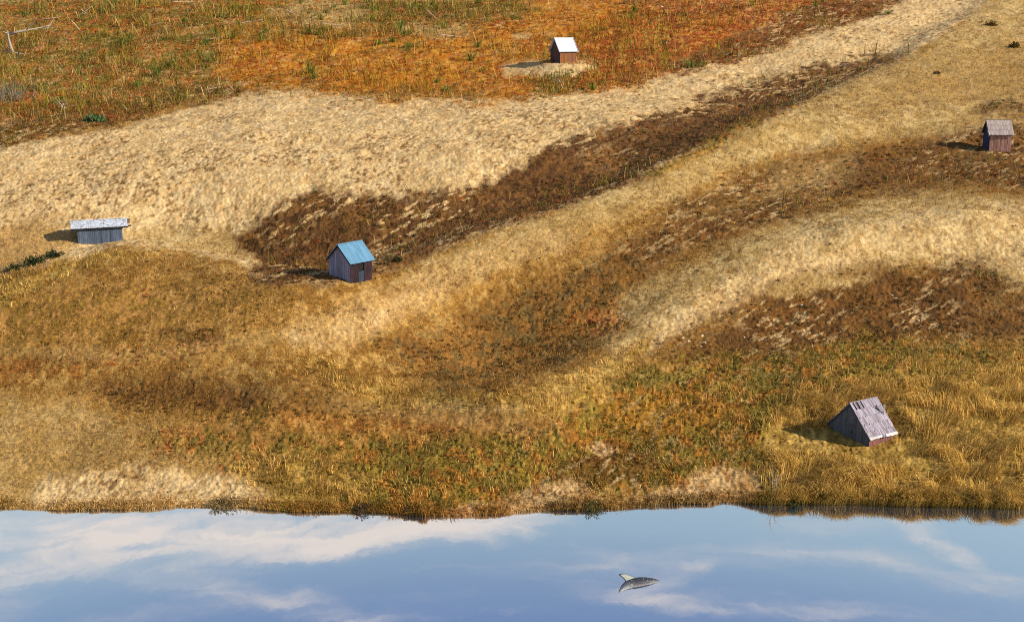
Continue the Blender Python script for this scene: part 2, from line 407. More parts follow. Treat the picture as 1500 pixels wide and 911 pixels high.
def tag(o, label=None, cat=None, group=None, kind=None):
    if label: o['label'] = label
    if cat: o['category'] = cat
    if group: o['group'] = group
    if kind: o['kind'] = kind
    return o

def link(name, me, m=None, parent=None):
    o = bpy.data.objects.new(name, me); COL.objects.link(o)
    if m: me.materials.append(m)
    if parent: o.parent = parent
    return o

# ground object
idx = np.arange(NU * NY).reshape(NY, NU)
quads = np.stack([idx[:-1, :-1], idx[:-1, 1:], idx[1:, 1:], idx[1:, :-1]], -1).reshape(-1, 4)
gme = np_mesh('ground', np.stack([X, Y, HZ], -1), quads.ravel(), np.full(len(quads), 4), GC)
ground = link('ground', gme, ground_material()); tag(ground, kind='structure')

# ------------------------------------------------------------------ water
def water_material():
    m, N, L, b = mat('lake_water')
    N.remove(b)
    tc = N.new('ShaderNodeTexCoord')
    n = N.new('ShaderNodeTexNoise'); n.inputs['Scale'].default_value = .9; n.inputs['Detail'].default_value = 3
    mp = N.new('ShaderNodeMapping'); mp.inputs['Scale'].default_value = (1, .6, 1)
    L.new(tc.outputs['Object'], mp.inputs[0]); L.new(mp.outputs[0], n.inputs['Vector'])
    bp = N.new('ShaderNodeBump'); bp.inputs['Strength'].default_value = .006; bp.inputs['Distance'].default_value = .2
    L.new(n.outputs['Fac'], bp.inputs['Height'])
    g = N.new('ShaderNodeBsdfGlossy'); g.inputs['Roughness'].default_value = .02; g.inputs['Color'].default_value = (.93, .95, .97, 1)
    d = N.new('ShaderNodeBsdfDiffuse'); d.inputs['Color'].default_value = (.02, .06, .12, 1)
    L.new(bp.outputs[0], g.inputs['Normal'])
    mx = N.new('ShaderNodeMixShader'); mx.inputs[0].default_value = .85
    L.new(d.outputs[0], mx.inputs[1]); L.new(g.outputs[0], mx.inputs[2])
    L.new(mx.outputs[0], N['Material Output'].inputs['Surface'])
    return m
wme = bpy.data.meshes.new('water')
wme.from_pydata([(-900, -600, 0), (900, -600, 0), (900, Y0 + 8, 0), (-900, Y0 + 8, 0)], [], [(0, 1, 2, 3)])
water = link('water', wme, water_material()); tag(water, kind='structure')

# ------------------------------------------------------------------ grass and heath (uncountable)
def sample(n, umax=.60, ymin=68, ymax=330, pw=1.55):
    """points over the hillside, thinner with distance"""
    q = rng.random(n)
    a, b = ymin ** (1 - pw), ymax ** (1 - pw)
    y = (a + (b - a) * q) ** (1 / (1 - pw))
    x = (rng.random(n) * 2 - 1) * umax * y
    keep = (y - shore_y(x)) > 0.15
    return x[keep], y[keep]

def ground_z(x, y):
    return height(x, y) + .02

def blades(x, y, z, h, w, cols, lean, bias=(0, 0)):
    n = len(x)
    yaw = rng.random(n) * 2 * math.pi
    la = rng.random(n) * 2 * math.pi
    lx = np.cos(la) * lean + bias[0]; ly = np.sin(la) * lean + bias[1]
    wx = np.cos(yaw) * w * .5; wy = np.sin(yaw) * w * .5
    V = np.zeros((n, 5, 3), np.float32)
    V[:, 0] = np.stack([x - wx, y - wy, z - .03], -1); V[:, 1] = np.stack([x + wx, y + wy, z - .03], -1)
    mx, my, mz = x + lx * h * .35, y + ly * h * .35, z + h * .62
    V[:, 2] = np.stack([mx + wx * .8, my + wy * .8, mz], -1); V[:, 3] = np.stack([mx - wx * .8, my - wy * .8, mz], -1)
    ln = np.sqrt(lx * lx + ly * ly)
    V[:, 4] = np.stack([x + lx * h, y + ly * h, z + h * np.maximum(1.0 - .45 * ln, .25)], -1)
    base = np.arange(n)[:, None] * 5
    f = np.concatenate([base + np.array([0, 1, 2, 3]), base + np.array([3, 2, 4])], 1).ravel()
    lt = np.tile([4, 3], n)
    return V.reshape(-1, 3), f, lt, np.repeat(cols, 5, axis=0)

def clumps(x, y, z, r, k, cols, leaf):
    """low twiggy cushions of small leaf faces"""
    n = len(x); tot = n * k
    d = rng.normal(size=(tot, 3)); d /= np.linalg.norm(d, axis=1)[:, None]
    d[:, 2] = np.abs(d[:, 2])
    rr = np.repeat(r, k) * (.45 + .6 * rng.random(tot))
    c = np.stack([np.repeat(x, k), np.repeat(y, k), np.repeat(z, k)], -1) + d * rr[:, None] * np.array([1, 1, .62])
    u = rng.normal(size=(tot, 3)); u /= np.linalg.norm(u, axis=1)[:, None]
    v = np.cross(u, d + .4 * rng.normal(size=(tot, 3))); v /= np.linalg.norm(v, axis=1)[:, None] + 1e-6
    s = (np.repeat(leaf, k) * (.6 + .8 * rng.random(tot)))[:, None]
    V = np.stack([c - u * s * .5, c + v * s * .35, c + u * s * .9], 1).reshape(-1, 3)
    f = np.arange(tot * 3); lt = np.full(tot, 3)
    cc = np.repeat(cols, k, axis=0) * (.65 + .7 * rng.random(tot))[:, None]
    return V, f, lt, np.repeat(cc, 3, axis=0)

def choose(p, W):
    """pick points with probability p dot W"""
    pr = sum(W[KEYS.index(k)] * v for k, v in p.items())
    return rng.random(W.shape[1]) < pr

def G(*c): return np.array([lin(v) / KG for v in c])
GRASS = leaf_material('grass_blades', .35)
HEATH = leaf_material('heath_leaves', .2)

def tone(base, pal, mix, lo=.7, hi=1.35):
    n = len(base)
    p = pal[rng.integers(0, len(pal), n)]
    m = (mix * rng.random(n))[:, None] if np.isscalar(mix) else mix[:, None]
    return (base * (1 - m) + p * m) * (lo + (hi - lo) * rng.random(n))[:, None]

# short dry turf
x, y = sample(1000000)
z = ground_z(x, y); Wg = weights(x, y, z); cg = ground_colour(x, y, Wg)
patch = sm(.35, .7, fbm(x / 3.0, y / 3.0, 91, 3))
ok = choose({'gold': .9, 'sand': .22, 'pale': .42, 'brown': .35, 'rust': .4, 'red': .4, 'mix': .5, 'moss': .6, 'straw': .8, 'hollow': .6, 'bank': .2, 'green': .7}, Wg) & (rng.random(len(x)) < .4 + .6 * patch)
x, y, z, cg, Wg = x[ok], y[ok], z[ok], cg[ok], Wg[:, ok]
s = np.sqrt(np.clip(y / 80, .7, 3.2))
h = (.08 + .24 * rng.random(len(x)) ** 1.7) * s * (1 - .45 * Wg[KEYS.index('sand')]) * clear(x, y)
c = tone(cg * 1.12, G((220, 178, 96), (190, 140, 60), (118, 84, 38), (152, 116, 46)), .6, .6, 1.5)
V, f, lt, cc = blades(x, y, z, h, .027 * s * s * (.6 + .8 * rng.random(len(x))), c, .55, (-.12, 0))
tag(link('dry_grass', np_mesh('dry_grass', V, f, lt, cc), GRASS), 'short dry golden turf covering the rolling hillside', 'grass', kind='stuff')

# long straw-coloured grass
x, y = sample(500000, ymax=150, pw=1.4)
z = ground_z(x, y); Wg = weights(x, y, z); cg = ground_colour(x, y, Wg)
tuft = fbm(x / 1.5, y / 1.3, 95, 3)
ok = choose({'straw': 1.0, 'moss': .36, 'hollow': .04, 'gold': .004, 'bank': .03}, Wg) & (rng.random(len(x)) < sm(.3, .62, tuft)) & (clear(x, y) > .2)
x, y, z, cg, Wg, tuft = x[ok], y[ok], z[ok], cg[ok], Wg[:, ok], tuft[ok]
px, py = proj(x, y, z)
tall = sm(1080, 1220, px) * sm(520, 600, py)
h = (.22 + .36 * rng.random(len(x)) + .95 * tall * rng.random(len(x))) * (.6 + .8 * tuft) * clear(x, y)
fa = 12 * fbm(x / 4.5, y / 3.6, 101, 2)
c = tone(cg * 1.6, 1.28 * G((228, 190, 112), (208, 168, 92), (182, 140, 66), (154, 126, 58), (120, 88, 46)), .85, .75, 1.6)
V, f, lt, cc = blades(x, y, z, h, .024 + .035 * rng.random(len(x)), c, .3 + .25 * rng.random(len(x)), ((.6 + .45 * tall) * np.cos(fa), .55 * np.sin(fa) - .3))
tag(link('tall_grass', np_mesh('tall_grass', V, f, lt, cc), GRASS), 'long straw-yellow grass lying over in tufts near the lake', 'grass', kind='stuff')

# heath cushions
x, y = sample(72000, pw=1.3)
z = ground_z(x, y); Wg = weights(x, y, z); cg = ground_colour(x, y, Wg)
pt = fbm(x / 4.0, y / 3.4, 97, 3)
ok = choose({'brown': .5, 'mix': .95, 'red': .95, 'rust': .3, 'moss': .75, 'hollow': .6, 'sand': .015, 'pale': .012, 'straw': .08, 'gold': .02, 'bank': .03}, Wg) & (rng.random(len(x)) < sm(.32, .6, pt))
x, y, z, cg, Wg = x[ok], y[ok], z[ok], cg[ok], Wg[:, ok]
s = np.sqrt(np.clip(y / 80, .7, 3.2))
r = (.14 + .26 * rng.random(len(x)) ** 2) * s * np.minimum(1, clear(x, y) * 1.2)
hol = Wg[KEYS.index('hollow')]; red = Wg[KEYS.index('red')] + .5 * Wg[KEYS.index('mix')]; mo = Wg[KEYS.index('moss')]
pal = G((92, 84, 40), (70, 66, 36), (120, 96, 36), (136, 92, 36), (100, 88, 54))
c = tone(cg * 1.25, pal, .7)
rr = rng.random(len(x)) < .55 * red
c[rr] = tone(cg[rr], G((196, 98, 42), (212, 142, 56), (160, 74, 36), (218, 182, 98), (136, 120, 48)), .95, .75, 1.4)
gg = rng.random(len(x)) < .17 * (mo + .5 * Wg[KEYS.index('mix')])
c[gg] = tone(cg[gg], G((124, 124, 36), (96, 108, 34), (158, 140, 40)), .95, .8, 1.3)
bl = rng.random(len(x)) < .06 * hol
c[bl] = tone(cg[bl], G((104, 96, 70), (90, 86, 68)), .9, .8, 1.2)
V, f, lt, cc = clumps(x, y, z, r, 34, c, .085 * s * (1 + .25 * s))
tag(link('heath', np_mesh('heath', V, f, lt, cc), HEATH), 'low brown, rust and olive heath cushions scattered over the slopes', 'heath', kind='stuff')

# coarse grasses of the upper heath
def upper(n, kinds, hgt, wid, pal, lean, name, label, patch_s, seed, thr):
    x, y = sample(n, ymin=120, ymax=330, pw=1.3)
    z = ground_z(x, y); Wg = weights(x, y, z); cg = ground_colour(x, y, Wg)
    ok = choose(kinds, Wg) & (rng.random(len(x)) < sm(thr, thr + .16, fbm(x / patch_s, y / patch_s, seed, 3)))
    x, y, z, cg = x[ok], y[ok], z[ok], cg[ok]
    s = np.clip(y / 190, .7, 1.6)
    h = (hgt[0] + (hgt[1] - hgt[0]) * rng.random(len(x)) ** 2) * s * clear(x, y)
    c = tone(cg * 1.2, pal, .95, .65, 1.35)
    fa = 9 * fbm(x / 7, y / 7, seed + 3, 2)
    V, f, lt, cc = blades(x, y, z, h, wid * s * (.6 + .8 * rng.random(len(x))), c, lean * (.4 + rng.random(len(x))), (.35 * np.cos(fa), .2 * np.sin(fa)))
    tag(link(name, np_mesh(name, V, f, lt, cc), GRASS), label, 'grass', kind='stuff')
upper(170000, {'mix': 1, 'red': .6, 'rust': .45, 'brown': .10}, (.4, 2.6), .10, G((124, 142, 40), (100, 122, 36), (156, 152, 46), (178, 156, 60)), .55, 'green_grass', 'coarse green grass and herbs growing through the upper heath', 9, 111, .47)
upper(105000, {'mix': 1, 'red': .6, 'rust': .3, 'brown': .12}, (.4, 3.0), .075, G((236, 200, 132), (214, 172, 100), (186, 136, 66), (170, 100, 50)), 1.0, 'dead_straw', 'bleached dead straw lying over the upper heath', 11, 121, .46)

# taller bushy heath up there
x, y = sample(46000, ymin=130, ymax=330, pw=1.2)
z = ground_z(x, y); Wg = weights(x, y, z); cg = ground_colour(x, y, Wg)
ok = choose({'mix': 1, 'red': .9, 'rust': .25, 'brown': .15}, Wg) & (rng.random(len(x)) < sm(.38, .6, fbm(x / 6, y / 6, 131, 3)))
x, y, z, cg, Wg = x[ok], y[ok], z[ok], cg[ok], Wg[:, ok]
s = np.clip(y / 190, .7, 1.6)
r = (.35 + .75 * rng.random(len(x)) ** 2) * s * clear(x, y)
kind = sm(.36, .64, fbm(x / 9, y / 9, 133, 2)) + .5 * (rng.random(len(x)) - .5)
pr = Wg[KEYS.index('red')]
warm = rng.random(len(x)) < np.clip(kind * .7 + .5 * pr, 0, 1)
c = np.where(warm[:, None], tone(cg, G((222, 112, 38), (192, 80, 36), (228, 166, 54), (164, 70, 36)), .95, .85, 1.5), tone(cg, G((104, 114, 40), (84, 96, 34), (66, 66, 30), (150, 140, 52)), .95, .7, 1.35))
V, f, lt, cc = clumps(x, y, z, r, 42, c, .17 * s)
tag(link('upper_heath', np_mesh('upper_heath', V, f, lt, cc), HEATH), 'dense bushy red, orange and green heath covering the country above the sand', 'heath', kind='stuff')

# fringe of grass and herbs along the bank
n = 125000
x = (rng.random(n) * 2 - 1) * 58
y = shore_y(x) - .08 + np.abs(rng.normal(size=n)) * .5
z = np.maximum(ground_z(x, y), .0); Wg = weights(x, y, z); cg = ground_colour(x, y, Wg)
px, py = proj(x, y, z)
dens = fbm(x / 1.7, x * 0 + .3, 99, 3)
dens = sm(.3, .62, dens) * (1 - .72 * sm(640, 740, px) * sm(1130, 1090, px)) * (1 - .6 * sm(640, 560, px)) 
ok = rng.random(n) < .15 + .8 * dens
x, y, z, cg, px, dens = x[ok], y[ok], z[ok], cg[ok], px[ok], dens[ok]
tall = sm(1130, 1250, px)
h = (.2 + .62 * rng.random(len(x)) * dens + .55 * tall * rng.random(len(x))) * (1 - .35 * sm(640, 560, px)) * (.7 + .6 * fbm(x / .9, x * 0 + 5.1, 103, 2))
olive = sm(740, 820, px) * sm(1120, 1060, px)
pal = G((176, 138, 62), (140, 110, 48), (106, 92, 44), (206, 166, 84))
c = tone(cg * 1.35, pal, .85, .85, 1.7)
og = rng.random(len(x)) < .55 * olive
c[og] = tone(cg[og], G((84, 82, 36), (72, 76, 34), (104, 90, 40)), .95)
V, f, lt, cc = blades(x, y, z, h, .022 + .03 * rng.random(len(x)), c, .35, (0, -.45))
tag(link('bank_grass', np_mesh('bank_grass', V, f, lt, cc), GRASS), 'ragged grass fringe leaning over the water along the bank', 'grass', kind='stuff')

# ------------------------------------------------------------------ mesh builder
class MB:
    def __init__(s): s.v = []; s.f = []; s.c = []
    def box(s, o, u, v, n, tint=(1, 1, 1)):
        """box from corner o spanned by vectors u, v, n"""
        o, u, v, n = Vector(o), Vector(u), Vector(v), Vector(n)
        if u.cross(v).dot(n) < 0: u, v = v, u
        k = len(s.v)
        for a in (0, 1):
            for (p, q) in ((0, 0), (1, 0), (1, 1), (0, 1)):
                s.v.append(o + u * p + v * q + n * a)
        s.f += [(k + 3, k + 2, k + 1, k), (k + 4, k + 5, k + 6, k + 7)] + [(k + i, k + (i + 1) % 4, k + 4 + (i + 1) % 4, k + 4 + i) for i in range(4)]
        s.c += [tint] * 8
    def prism(s, pts, n, tint=(1, 1, 1)):
        """flat polygon pts extruded by vector n"""
        n = Vector(n); pts = [Vector(p) for p in pts]; m = len(pts); k = len(s.v)
        nn = (pts[1] - pts[0]).cross(pts[2] - pts[0])
        if nn.dot(n) < 0: pts = pts[::-1]
        s.v += pts + [p + n for p in pts]
        s.f += [tuple(k + i for i in range(m))[::-1], tuple(k + m + i for i in range(m))] + [(k + i, k + (i + 1) % m, k + m + (i + 1) % m, k + m + i) for i in range(m)]
        s.c += [tint] * (2 * m)
    def tube(s, pts, rad, sides=7, tint=(1, 1, 1), cap=True):
        pts = [Vector(p) for p in pts]; k = len(s.v)
        ref = Vector((.3, .2, .93)).normalized()
        for i, p in enumerate(pts):
            d = (pts[min(i + 1, len(pts) - 1)] - pts[max(i - 1, 0)]).normalized()
            a = d.cross(ref if abs(d.dot(ref)) < .95 else Vector((1, 0, 0))).normalized(); b = d.cross(a)
            for j in range(sides):
                t = 2 * math.pi * j / sides
                s.v.append(p + (a * math.cos(t) + b * math.sin(t)) * rad[i]); s.c.append(tint)
        for i in range(len(pts) - 1):
            for j in range(sides):
                s.f.append((k + i * sides + j, k + i * sides + (j + 1) % sides, k + (i + 1) * sides + (j + 1) % sides, k + (i + 1) * sides + j))
        if cap:
            s.f.append(tuple(k + j for j in range(sides))[::-1]); s.f.append(tuple(k + (len(pts) - 1) * sides + j for j in range(sides)))
    def leaf(s, o, d, side, ln, w, tint):
        o, d, side = Vector(o), Vector(d), Vector(side); k = len(s.v)
        s.v += [o, o + d * ln * .45 + side * w * .5, o + d * ln, o + d * ln * .45 - side * w * .5]; s.c += [tint] * 4
        s.f.append((k, k + 1, k + 2, k + 3))
    def mesh(s, name, smooth=False):
        me = bpy.data.meshes.new(name); me.from_pydata([tuple(v) for v in s.v], [], s.f)
        at = me.color_attributes.new('tint', 'FLOAT_COLOR', 'POINT')
        at.data.foreach_set('color', np.array([(*c, 1) for c in s.c], np.float32).ravel())
        if smooth: me.polygons.foreach_set('use_smooth', [True] * len(me.polygons))
        me.update(); return me
    def build(s, name, m, parent=None, smooth=False):
        return link(name, s.mesh(name, smooth), m, parent)

def g(v): return (v, v, v)

def plank_wall(a, b, n, z0, top, bw, th=.035, lo=.75, hi=1.2, skip=None, gap=.012):
    """vertical boards from a to b (2-D), outward normal n; top(s) gives the height at s in 0..1"""
    mb = MB(); a = Vector((*a, 0)); b = Vector((*b, 0)); L_ = (b - a).length; d = (b - a) / L_; n = Vector((*n, 0))
    k = max(2, round(L_ / bw)); bw = L_ / k
    for i in range(k):
        s0, s1 = i * bw, (i + 1) * bw - gap
        zb = z0 + random.uniform(-.02, .02)
        spans = [(zb, None)]
        if skip:
            x0, x1, za, zt = skip
            if s0 < x1 and s1 > x0: spans = [(zt, None)] if za <= z0 + .05 else [(zb, za), (zt, None)]
        off = random.uniform(.004, .018); t = random.uniform(lo, hi)
        for (q0, q1) in spans:
            t0 = q1 if q1 is not None else top(s0 / L_); t1 = q1 if q1 is not None else top(s1 / L_)
            tm = top(.5) if (q1 is None and s0 < L_ / 2 < s1) else None
            p = [a + d * s0 + Vector((0, 0, q0)), a + d * s1 + Vector((0, 0, q0)), a + d * s1 + Vector((0, 0, t1))]
            if tm: p.append(a + d * (L_ / 2) + Vector((0, 0, tm)))
            p.append(a + d * s0 + Vector((0, 0, t0)))
            p = [v + n * (off - th) for v in p]
            mb.prism(p, n * th, (t, t * random.uniform(.97, 1.03), t * random.uniform(.95, 1.05)))
    return mb

def roof_boards(W, L_, ez, rz, side, over_e, over_g, courses, bw, th=.03, lo=.7, hi=1.25, missing=(), jag=.03):
    """one roof slope made of board courses; side +1/-1 along local x"""
    mb = MB()
    e = Vector((side * W / 2, 0, ez)); r = Vector((0, 0, rz))
    dn = (e - r).normalized(); sl = (e - r).length + over_e
    nrm = Vector((0, 1, 0)).cross(dn) ; nrm = nrm if nrm.z > 0 else -nrm
    y0, y1 = -over_g, L_ + over_g
    k = round((y1 - y0) / bw); bw = (y1 - y0) / k
    for c in range(courses):
        s0 = sl * c / courses; s1 = sl * (c + 1) / courses + .05
        for i in range(k):
            if (c, i) in missing: continue
            t = random.uniform(lo, hi)
            j0 = random.uniform(-jag, jag)
            tilt = .035 if courses > 1 else 0
            o = r + dn * s0 + Vector((0, y0 + i * bw + .006, 0)) + nrm * random.uniform(.0, .012)
            mb.box(o, Vector((0, bw - .014, 0)), dn * (s1 - s0 + (j0 if c < courses - 1 or jag > .02 else 0)) + nrm * tilt, nrm * th, (t, t * random.uniform(.97, 1.03), t * random.uniform(.94, 1.04)))
    return mb, dn, nrm, sl

def wood(name, a, b, c, **k): return wood_material(name, tuple(lin(a)), tuple(lin(b)), tuple(lin(c)), **k)
def thing(name, loc, rz, label, cat, group=None):
    o = bpy.data.objects.new(name, None); COL.objects.link(o); o.location = loc; o.rotation_euler = (0, 0, rz); o.empty_display_size = .3
    return tag(o, label, cat, group)

def place(px, py, th_rel, W, L_, sink=0.0, push=0.0):
    """origin and rotation of a hut whose near corner (+W/2, 0) shows at a photo pixel"""
    p = hit(px, py)
    az = math.atan((px - 750) / F)
    th = R(th_rel) - az
    d = Vector((p.x, p.y, 0)).normalized()
    p = p + d * push - Vector((0, 0, push * .17))
    rz = th - math.pi / 2
    ox = Vector((math.cos(rz), math.sin(rz), 0)) * (W / 2)
    return Vector((p.x - ox.x, p.y - ox.y, p.z - sink)), rz, p.length
def mpp(px, py):
    p = hit(px, py); return (p.y * CP - (p.z - H) * SP) / F

GROUP = 'small wooden huts on the hillside'
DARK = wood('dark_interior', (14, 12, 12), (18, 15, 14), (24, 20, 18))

def shell(root, W, L_, ez, rz, z0, mats, bw, door=None, lo=.75, hi=1.2, gdoor=None):
    """four board walls of a gabled hut"""
    gab = lambda s: ez + (rz - ez) * (1 - abs(2 * s - 1)) - .05
    flat = lambda s: ez - .04
    hw = W / 2
    plank_wall((-hw, 0), (hw, 0), (0, -1), z0, gab, bw, lo=lo, hi=hi, skip=gdoor).build('gable_wall', mats[0], root)
    plank_wall((hw, L_), (-hw, L_), (0, 1), z0, gab, bw, lo=lo, hi=hi).build('gable_wall', mats[0], root)
    plank_wall((hw, -.012), (hw, L_ + .012), (1, 0), z0, flat, bw, lo=lo, hi=hi, skip=door).build('side_wall', mats[1], root)
    plank_wall((-hw, L_ - .04), (-hw, .04), (-1, 0), z0, flat, bw, lo=lo, hi=hi).build('side_wall', mats[1], root)
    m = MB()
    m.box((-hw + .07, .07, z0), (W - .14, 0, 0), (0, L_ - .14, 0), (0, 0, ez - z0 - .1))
    m.build('dark_core', DARK, root)  # near-black filler block, darkness inside the hut given as colour

# ---- steep shake-roofed hut near the lake
def hut_shake():
    u = mpp(1275, 655)
    W, L_, ez, rz = 80 * u, 53 * u, 15 * u, 57 * u
    o, rot, _ = place(1273, 655, 48, W, L_, .02)
    t = thing('hut', o, rot, 'steep-roofed hut with silvery shake roof and stovepipe in the tall grass near the lake', 'hut', GROUP)
    wall = wood('shake_hut_gable', (62, 62, 66), (82, 82, 86), (104, 104, 106))
    low = wood('shake_hut_side', (84, 48, 44), (120, 76, 66), (150, 112, 100))
    roofm = wood('shake_roof', (98, 86, 92), (144, 132, 138), (184, 172, 176), scale=(2, 14, 2))
    white = wood('eave_board', (160, 148, 142), (194, 182, 172), (214, 204, 194))
    shell(t, W, L_, ez, rz, -.5, (wall, low), .16, lo=.7, hi=1.25)
    miss = {(0, 2), (0, 4), (0, 5), (0, 8)}
    mb, dn, nr, sl = roof_boards(W, L_, ez, rz, 1, .16, .14, 5, .13, lo=.62, hi=1.22, missing=miss, jag=.07)
    # boarding under the shakes
    mb.box(Vector((0, -.1, rz)) - nr * .05, (0, L_ + .2, 0), dn * (sl - .1), nr * .03, g(.22))
    rf = mb.build('roof', roofm, t)
    mb2, dn2, nr2, sl2 = roof_boards(W, L_, ez, rz, -1, .16, .14, 5, .13, lo=.62, hi=1.22, jag=.07)
    mb2.build('roof', roofm, t)
    m = MB()
    m.tube([(0, -.16, rz + .045), (0, L_ + .16, rz + .045)], [.035, .035], 6, g(.8)); m.build('ridge_cap', roofm, rf)
    e = Vector((0, 0, rz)) + dn * (sl - .12) + nr * .075
    for i in range(7):
        if i == 3: continue
        q0 = -.15 + (L_ + .3) * i / 7
        m = MB(); m.box(e + Vector((0, q0, 0)), (0, (L_ + .3) / 7 - .015, 0), dn * random.uniform(.15, .26), nr * .03, g(random.uniform(.85, 1.05)))
        m.build('eave_board', white, rf)
    m = MB(); hw = W / 2 + .07
    m.prism([(-hw - .05, -.12, ez - .16), (-hw - .05, -.12, ez - .02), (0, -.12, rz + .01), (0, -.12, rz - .13)], (0, .03, 0), g(.7))
    m.prism([(hw + .05, -.12, ez - .16), (hw + .05, -.12, ez - .02), (0, -.12, rz + .01), (0, -.12, rz - .13)], (0, .03, 0), g(.7))
    m.build('barge_board', wall, t)
    # boarded door in the gable and two low vents
    m = MB()
    for i in range(5): m.box((-.38 + i * .16, -.035, .0), (.15, 0, 0), (0, 0, 1.32), (0, .03, 0), g(random.uniform(.75, 1.1)))
    m.box((-.4, -.055, 1.02), (.82, 0, 0), (0, 0, .1), (0, .02, 0), g(.8)); m.box((-.4, -.055, .3), (.82, 0, 0), (0, 0, .1), (0, .02, 0), g(.8))
    d = m.build('door', wall, t)
    m = MB(); m.tube([(.33, -.09, .66), (.33, -.09, .82)], [.018, .018], 6); m.box((.32, -.09, .67), (.02, 0, 0), (0, .06, 0), (0, 0, .02)); m.box((.32, -.09, .79), (.02, 0, 0), (0, .06, 0), (0, 0, .02))
    m.build('handle', DARK, d)
    steel, N, L, b = mat('galvanised_pipe'); b.inputs['Base Color'].default_value = (.42, .5, .56, 1); b.inputs['Metallic'].default_value = .7; b.inputs['Roughness'].default_value = .4
    # stovepipe standing on the slope, wired back to the ridge
    f = Vector((0, L_ * .93, rz)) + dn * (sl * .48)
    m = MB(); m.tube([f - Vector((0, 0, .1)), f + Vector((0, 0, .55)), f + Vector((0, 0, .55)), f + Vector((0, 0, .82))], [.035, .035, .065, .065], 10)
    ch = m.build('stovepipe', steel, t)
    m = MB(); q = Vector((0, L_ * .80, rz)) + dn * (sl * .25) + nr * .09
    m.tube([f + Vector((0, -.02, .06)), q], [.022, .022], 6); m.tube([q - Vector((0, .13, .06)), q + Vector((0, .02, 0)), q + Vector((0, -.05, .16))], [.02, .028, .02], 6)
    m.build('bracket', DARK, ch)
hut_shake()

# ---- blue-roofed hut behind the crest
def hut_blue():
    u = mpp(513, 414)
    W, L_, ez, rz = 48 * u, 42 * u, 34 * u, 56 * u
    o, rot, _ = place(514, 417, 41, W, L_, .0, push=.25)
    t = thing('hut', o, rot, 'tall weathered plank hut with bright sky-blue metal roof behind the grassy crest', 'hut', GROUP)
    gw = wood('blue_hut_gable', (96, 92, 108), (134, 128, 146), (166, 158, 170), scale=(11, 11, .6))
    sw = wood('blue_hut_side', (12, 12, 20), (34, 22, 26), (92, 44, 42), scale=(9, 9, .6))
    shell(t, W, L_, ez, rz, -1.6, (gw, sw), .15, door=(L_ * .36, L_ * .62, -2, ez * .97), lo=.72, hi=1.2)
    tin, N, L, b = mat('blue_tin')
    at = N.new('ShaderNodeTexCoord'); n = N.new('ShaderNodeTexNoise'); n.inputs['Scale'].default_value = 1.4; n.inputs['Detail'].default_value = 6
    mp = N.new('ShaderNodeMapping'); mp.inputs['Scale'].default_value = (.5, 3, .5); L.new(at.outputs['Object'], mp.inputs[0]); L.new(mp.outputs[0], n.inputs['Vector'])
    rp = N.new('ShaderNodeValToRGB'); rp.color_ramp.elements[0].position = .3; rp.color_ramp.elements[0].color = (*lin((80, 120, 142)), 1); rp.color_ramp.elements[1].position = .7; rp.color_ramp.elements[1].color = (*lin((104, 146, 168)), 1)
    L.new(n.outputs[0], rp.inputs[0]); L.new(rp.outputs[0], b.inputs['Base Color']); b.inputs['Roughness'].default_value = .55; b.inputs['Specular IOR Level'].default_value = .3
    for side in (1, -1):
        e = Vector((side * W / 2, 0, ez)); r = Vector((0, 0, rz)); dn = (e - r).normalized(); sl = (e - r).length + .34
        nr = Vector((0, 1, 0)).cross(dn); nr = nr if nr.z > 0 else -nr
        m = MB(); y0 = -.2; y1 = L_ + .2
        m.box(r + Vector((0, y0, 0)), (0, y1 - y0, 0), dn * sl, nr * .03)
        k = 22                                  # rolled ribs of the sheet
        for i in range(k + 1):
            yy_ = y0 + (y1 - y0 - .05) * i / k
            m.box(r + Vector((0, yy_, 0)) + nr * .028, (0, .05, 0), dn * sl, nr * .022)
        rf = m.build('roof', tin, t)
        if side == 1:
            m = MB()
            m.box(Vector((-.12, y0 - .01, rz + .02)), (.24, 0, 0), (0, y1 - y0 + .02, 0), (0, 0, .05)); m.build('ridge_cap', tin, rf)
    m = MB(); hw = W / 2 + .24; dz = (rz - ez) / (W / 2) * .24
    for s in (-1, 1):
        m.prism([(s * hw, -.19, ez - dz - .16), (s * hw, -.19, ez - dz - .02), (0, -.19, rz - .02), (0, -.19, rz - .16)], (0, .04, 0), g(.8))
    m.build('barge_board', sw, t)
    # doorway: half door and frame
    m = MB(); x = W / 2; a, b_2 = L_ * .36, L_ * .62
    for (yy_, w_) in ((a - .07, .08), (b_2, .08)): m.box((x + .005, yy_, -1.5), (.04, 0, 0), (0, w_, 0), (0, 0, 1.5 + ez * .95), g(.9))
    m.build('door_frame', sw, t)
    dm = wood('half_door', (26, 36, 48), (40, 50, 62), (58, 66, 76))
    m = MB()
    for i in range(5): m.box((x - .01, a + .02 + i * (b_2 - a - .04) / 5, -1.4), (.03, 0, 0), (0, (b_2 - a - .04) / 5 - .012, 0), (0, 0, 1.4 + ez * .5), g(random.uniform(.8, 1.15)))
    m.box((x + .02, a + .02, ez * .42), (.03, 0, 0), (0, b_2 - a - .04, 0), (0, 0, .1), g(1.1)); m.box((x + .02, a + .02, ez * .1), (.03, 0, 0), (0, b_2 - a - .04, 0), (0, 0, .1), g(1.1))
    m.build('door', dm, t)
hut_blue()

